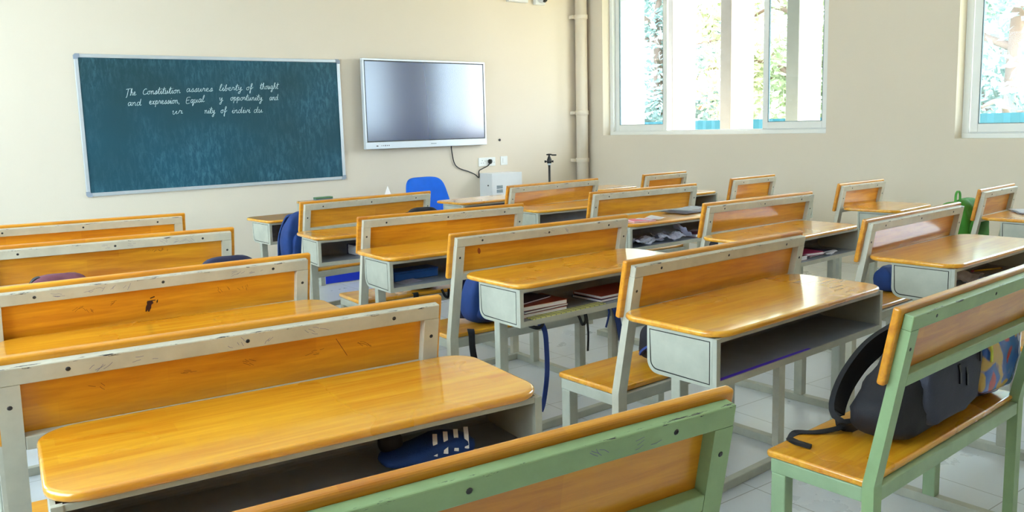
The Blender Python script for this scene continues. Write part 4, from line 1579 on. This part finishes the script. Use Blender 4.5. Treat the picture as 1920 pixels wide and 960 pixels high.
def newsprint():
    m, nt, p = new_mat('newsprint')
    L = nt.links.new
    tc = nt.nodes.new('ShaderNodeTexCoord')
    br = nt.nodes.new('ShaderNodeTexBrick')
    br.offset = 0.4
    for nm, v in (('Scale', 1.0), ('Brick Width', 0.055), ('Row Height', 0.006), ('Mortar Size', 0.0018)):
        br.inputs[nm].default_value = v
    br.inputs['Color1'].default_value = srgb(226, 226, 232)
    br.inputs['Color2'].default_value = srgb(236, 235, 240)
    br.inputs['Mortar'].default_value = srgb(250, 249, 250)
    L(tc.outputs['Object'], br.inputs['Vector'])
    nz = N(nt, 'ShaderNodeTexNoise', Scale=9.0, Detail=1.0)
    L(tc.outputs['Object'], nz.inputs['Vector'])
    rp = nt.nodes.new('ShaderNodeValToRGB')
    rp.color_ramp.interpolation = 'CONSTANT'
    rp.color_ramp.elements[0].position = 0.0
    rp.color_ramp.elements[0].color = (0, 0, 0, 1)
    rp.color_ramp.elements[1].position = 0.61
    rp.color_ramp.elements[1].color = (1, 1, 1, 1)
    L(nz.outputs['Fac'], rp.inputs['Fac'])
    c = mix_col(nt, math_node(nt, 'MULTIPLY', rp.outputs['Color'], 0.45), br.outputs['Color'], srgb(160, 112, 110))
    L(c, p.inputs['Base Color'])
    p.inputs['Roughness'].default_value = 0.8
    return m


M['news'] = newsprint()
M['lined'] = mat('bluish_lined_paper', srgb(226, 226, 242), 0.8, var=0.12, scale=40)


def sheet_bm(w, d, fn, nx=22, ny=16, th=0.0008):
    bm = BM()
    V = [[bm.verts.new((-w / 2 + w * i / nx, -d / 2 + d * j / ny, fn(i / nx, j / ny))) for j in range(ny + 1)] for i in range(nx + 1)]
    for i in range(nx):
        for j in range(ny):
            f = bm.faces.new((V[i][j], V[i + 1][j], V[i + 1][j + 1], V[i][j + 1]))
            f.smooth = True
    bmesh.ops.solidify(bm, geom=bm.faces[:], thickness=-th)
    return bm


np_ = thing('newspaper', 'folded newspaper spread on a desktop in the third column', 'newspaper', W('C2', 0.27, 0.80, 0.7395), UNITS['C2'][2] + 0.12)
for i in range(3):
    bm = sheet_bm(0.38 - 0.012 * i, 0.22 - 0.008 * i, lambda a, b, i=i: 0.0012 + 0.005 * i + 0.014 * max(0, 0.3 - a) ** 1.2 * (i + 1) + 0.006 * math.sin(a * 6 + i) * (0.5 + i * 0.3) * 0.5 + 0.004)
    o = obj('news_sheet', bm, M['news'], np_)
    o.location = (0.004 * i, 0.003 * i, 0)
pn = book('thin pink notebook on the desktop beside the newspaper', 'C2', -0.335, 0.665, 0.7394, (0.15, 0.13, 0.008), c_pink, -0.35)
ps = sheet_bm(0.17, 0.12, lambda a, b: 0.0105 + 0.02 * max(0, a - 0.5) * max(0, b - 0.2) + 0.003 * math.sin(a * 9))
tag(obj('paper_sheet', ps, M['paper'], None, W('C2', -0.255, 0.650, 0.7384), UNITS['C2'][2] + 0.1), 'white sheet half covering the pink notebook on the desktop', 'paper')


def crumple(label, k, x, y, z, w, d, hgt, seed, matk, rot=0.0, group='loose papers in the desk shelves', name='crumpled_paper'):
    rnd = random.Random(seed)
    ph = [rnd.uniform(0, 6.28) for _ in range(6)]

    def fn(a, b):
        v = math.sin(a * 9 + ph[0] + 3 * b) + math.sin(b * 8 + ph[1] - 2 * a) + 0.6 * abs(math.sin(a * 17 + ph[2] + b * 5)) + 0.5 * abs(math.sin(b * 19 + ph[3] - 4 * a))
        return hgt * (v + 2) / 5.1 + 0.001
    o = obj(name, sheet_bm(w, d, fn, 26, 20), M[matk], None, W(k, x, y, z), UNITS[k][2] + rot)
    for f in o.data.polygons:
        f.use_smooth = False
    return tag(o, label, 'paper', group)


crumple('large crumpled bluish sheet at the left of the shelf below the newspaper', 'C2', -0.33, 0.66, SHELF, 0.26, 0.15, 0.05, 1, 'lined', 0.1)
crumple('crumpled bluish sheet in the middle of the shelf below the newspaper', 'C2', -0.10, 0.65, SHELF, 0.20, 0.13, 0.06, 2, 'lined', -0.3)
o = crumple('folded sheet standing up in the shelf below the newspaper', 'C2', 0.02, 0.66, SHELF + 0.012, 0.15, 0.12, 0.03, 3, 'lined', 0.4)
o.rotation_euler = (0.35, 0.5, 0.4)
o.location.z += 0.036
book('maroon book at the right of the shelf below the newspaper', 'C2', 0.22, 0.70, SHELF, (0.20, 0.15, 0.02), c_mar, 0.1)
crumple('pale sheet on the maroon book in the shelf below the newspaper', 'C2', 0.26, 0.70, SHELF + 0.0205, 0.13, 0.12, 0.012, 6, 'lined', 0.2)
# shelf of the magenta book desk
book('dark navy book at the bottom of the pile in the magenta book desk', 'C3', 0.20, 0.70, SHELF, (0.27, 0.16, 0.014), c_dark, 0.08)
book('magenta book on top of the pile at the right of its shelf', 'C3', 0.10, 0.665, SHELF + 0.0146, (0.17, 0.13, 0.014), c_mag, -0.2)
book('dark red book with pale pages at the left of the magenta book', 'C3', -0.03, 0.635, SHELF, (0.11, 0.08, 0.026), c_mar, 0.0)
crumple('white sheets fanned at the right front of the magenta book shelf', 'C3', 0.285, 0.620, SHELF + 0.001, 0.20, 0.06, 0.012, 8, 'paper', 0.15)
# desk with the blue box
bb = thing('flat_box', 'flat blue box in the open shelf, left of centre', 'box', W('B2', -0.30, 0.745, SHELF), UNITS['B2'][2] + 0.02)
bm = BM()
span(bm, (-0.125, -0.06, 0), (0.125, 0.06, 0.036))
bevel(bm, 0.003)
obj('tray', bm, c_blue, bb)
bm = BM()
span(bm, (-0.127, -0.062, 0.0365), (0.127, 0.062, 0.046))
bevel(bm, 0.003)
obj('lid', bm, c_blue, bb)
ps = sheet_bm(0.12, 0.08, lambda a, b: 0.001 + 0.004 * a * b)
tag(obj('paper_sheet', ps, M['lined'], None, W('B2', -0.37, 0.64, SHELF), UNITS['B2'][2] + 0.3), 'pale sheet lying in front of the flat blue box', 'paper')
book('dark blue book standing at the back of a shelf left of the blue box desk', 'B1', -0.15, 0.76, SHELF, (0.2, 0.10, 0.06), cov('indigo_cover', 40, 44, 100), 0.05)
# right-hand desk with pencil
crumple('crumpled white paper in the shelf beside the yellow pencil', 'C4', -0.05, 0.70, SHELF, 0.22, 0.16, 0.045, 12, 'paper', 0.2)
book('red-edged booklet under the crumpled white paper at right', 'C4', -0.16, 0.745, SHELF, (0.16, 0.11, 0.010), cov('red_cover', 178, 60, 60), 0.1)
pc = thing('pencil', 'yellow pencil lying in the shelf of the right-hand desk', 'pencil', W('C4', 0.30, 0.715, SHELF + 0.0045), UNITS['C4'][2] - 0.35)
bm = BM()
lathe(bm, [(0.0045, -0.09), (0.0045, 0.08)], 6, (0, 0, 0), 'X')
obj('shaft', bm, mat('yellow_lacquer', srgb(216, 178, 40), 0.35), pc)
bm = BM()
lathe(bm, [(0.0044, 0.0801), (0.001, 0.098)], 6, (0, 0, 0), 'X')
obj('tip', bm, M['wood'], pc)
bm = BM()
lathe(bm, [(0.0044, -0.102), (0.0044, -0.0901)], 8, (0, 0, 0), 'X')
obj('eraser', bm, c_pink, pc)
# papers on the single desk at the right edge
wp = thing('paper_stack', 'white papers stacked on the single desk at the right edge', 'papers', W('D4', 0.12, 0.80, 0.7395), UNITS['D4'][2] + 0.5, )
for i in range(3):
    bm = sheet_bm(0.26, 0.19, lambda a, b, i=i: 0.001 + 0.004 * i + 0.004 * math.sin(a * 5 + i) ** 2)
    o = obj('sheet', bm, M['paper'], wp)
    o.rotation_euler = (0, 0, 0.07 * i)
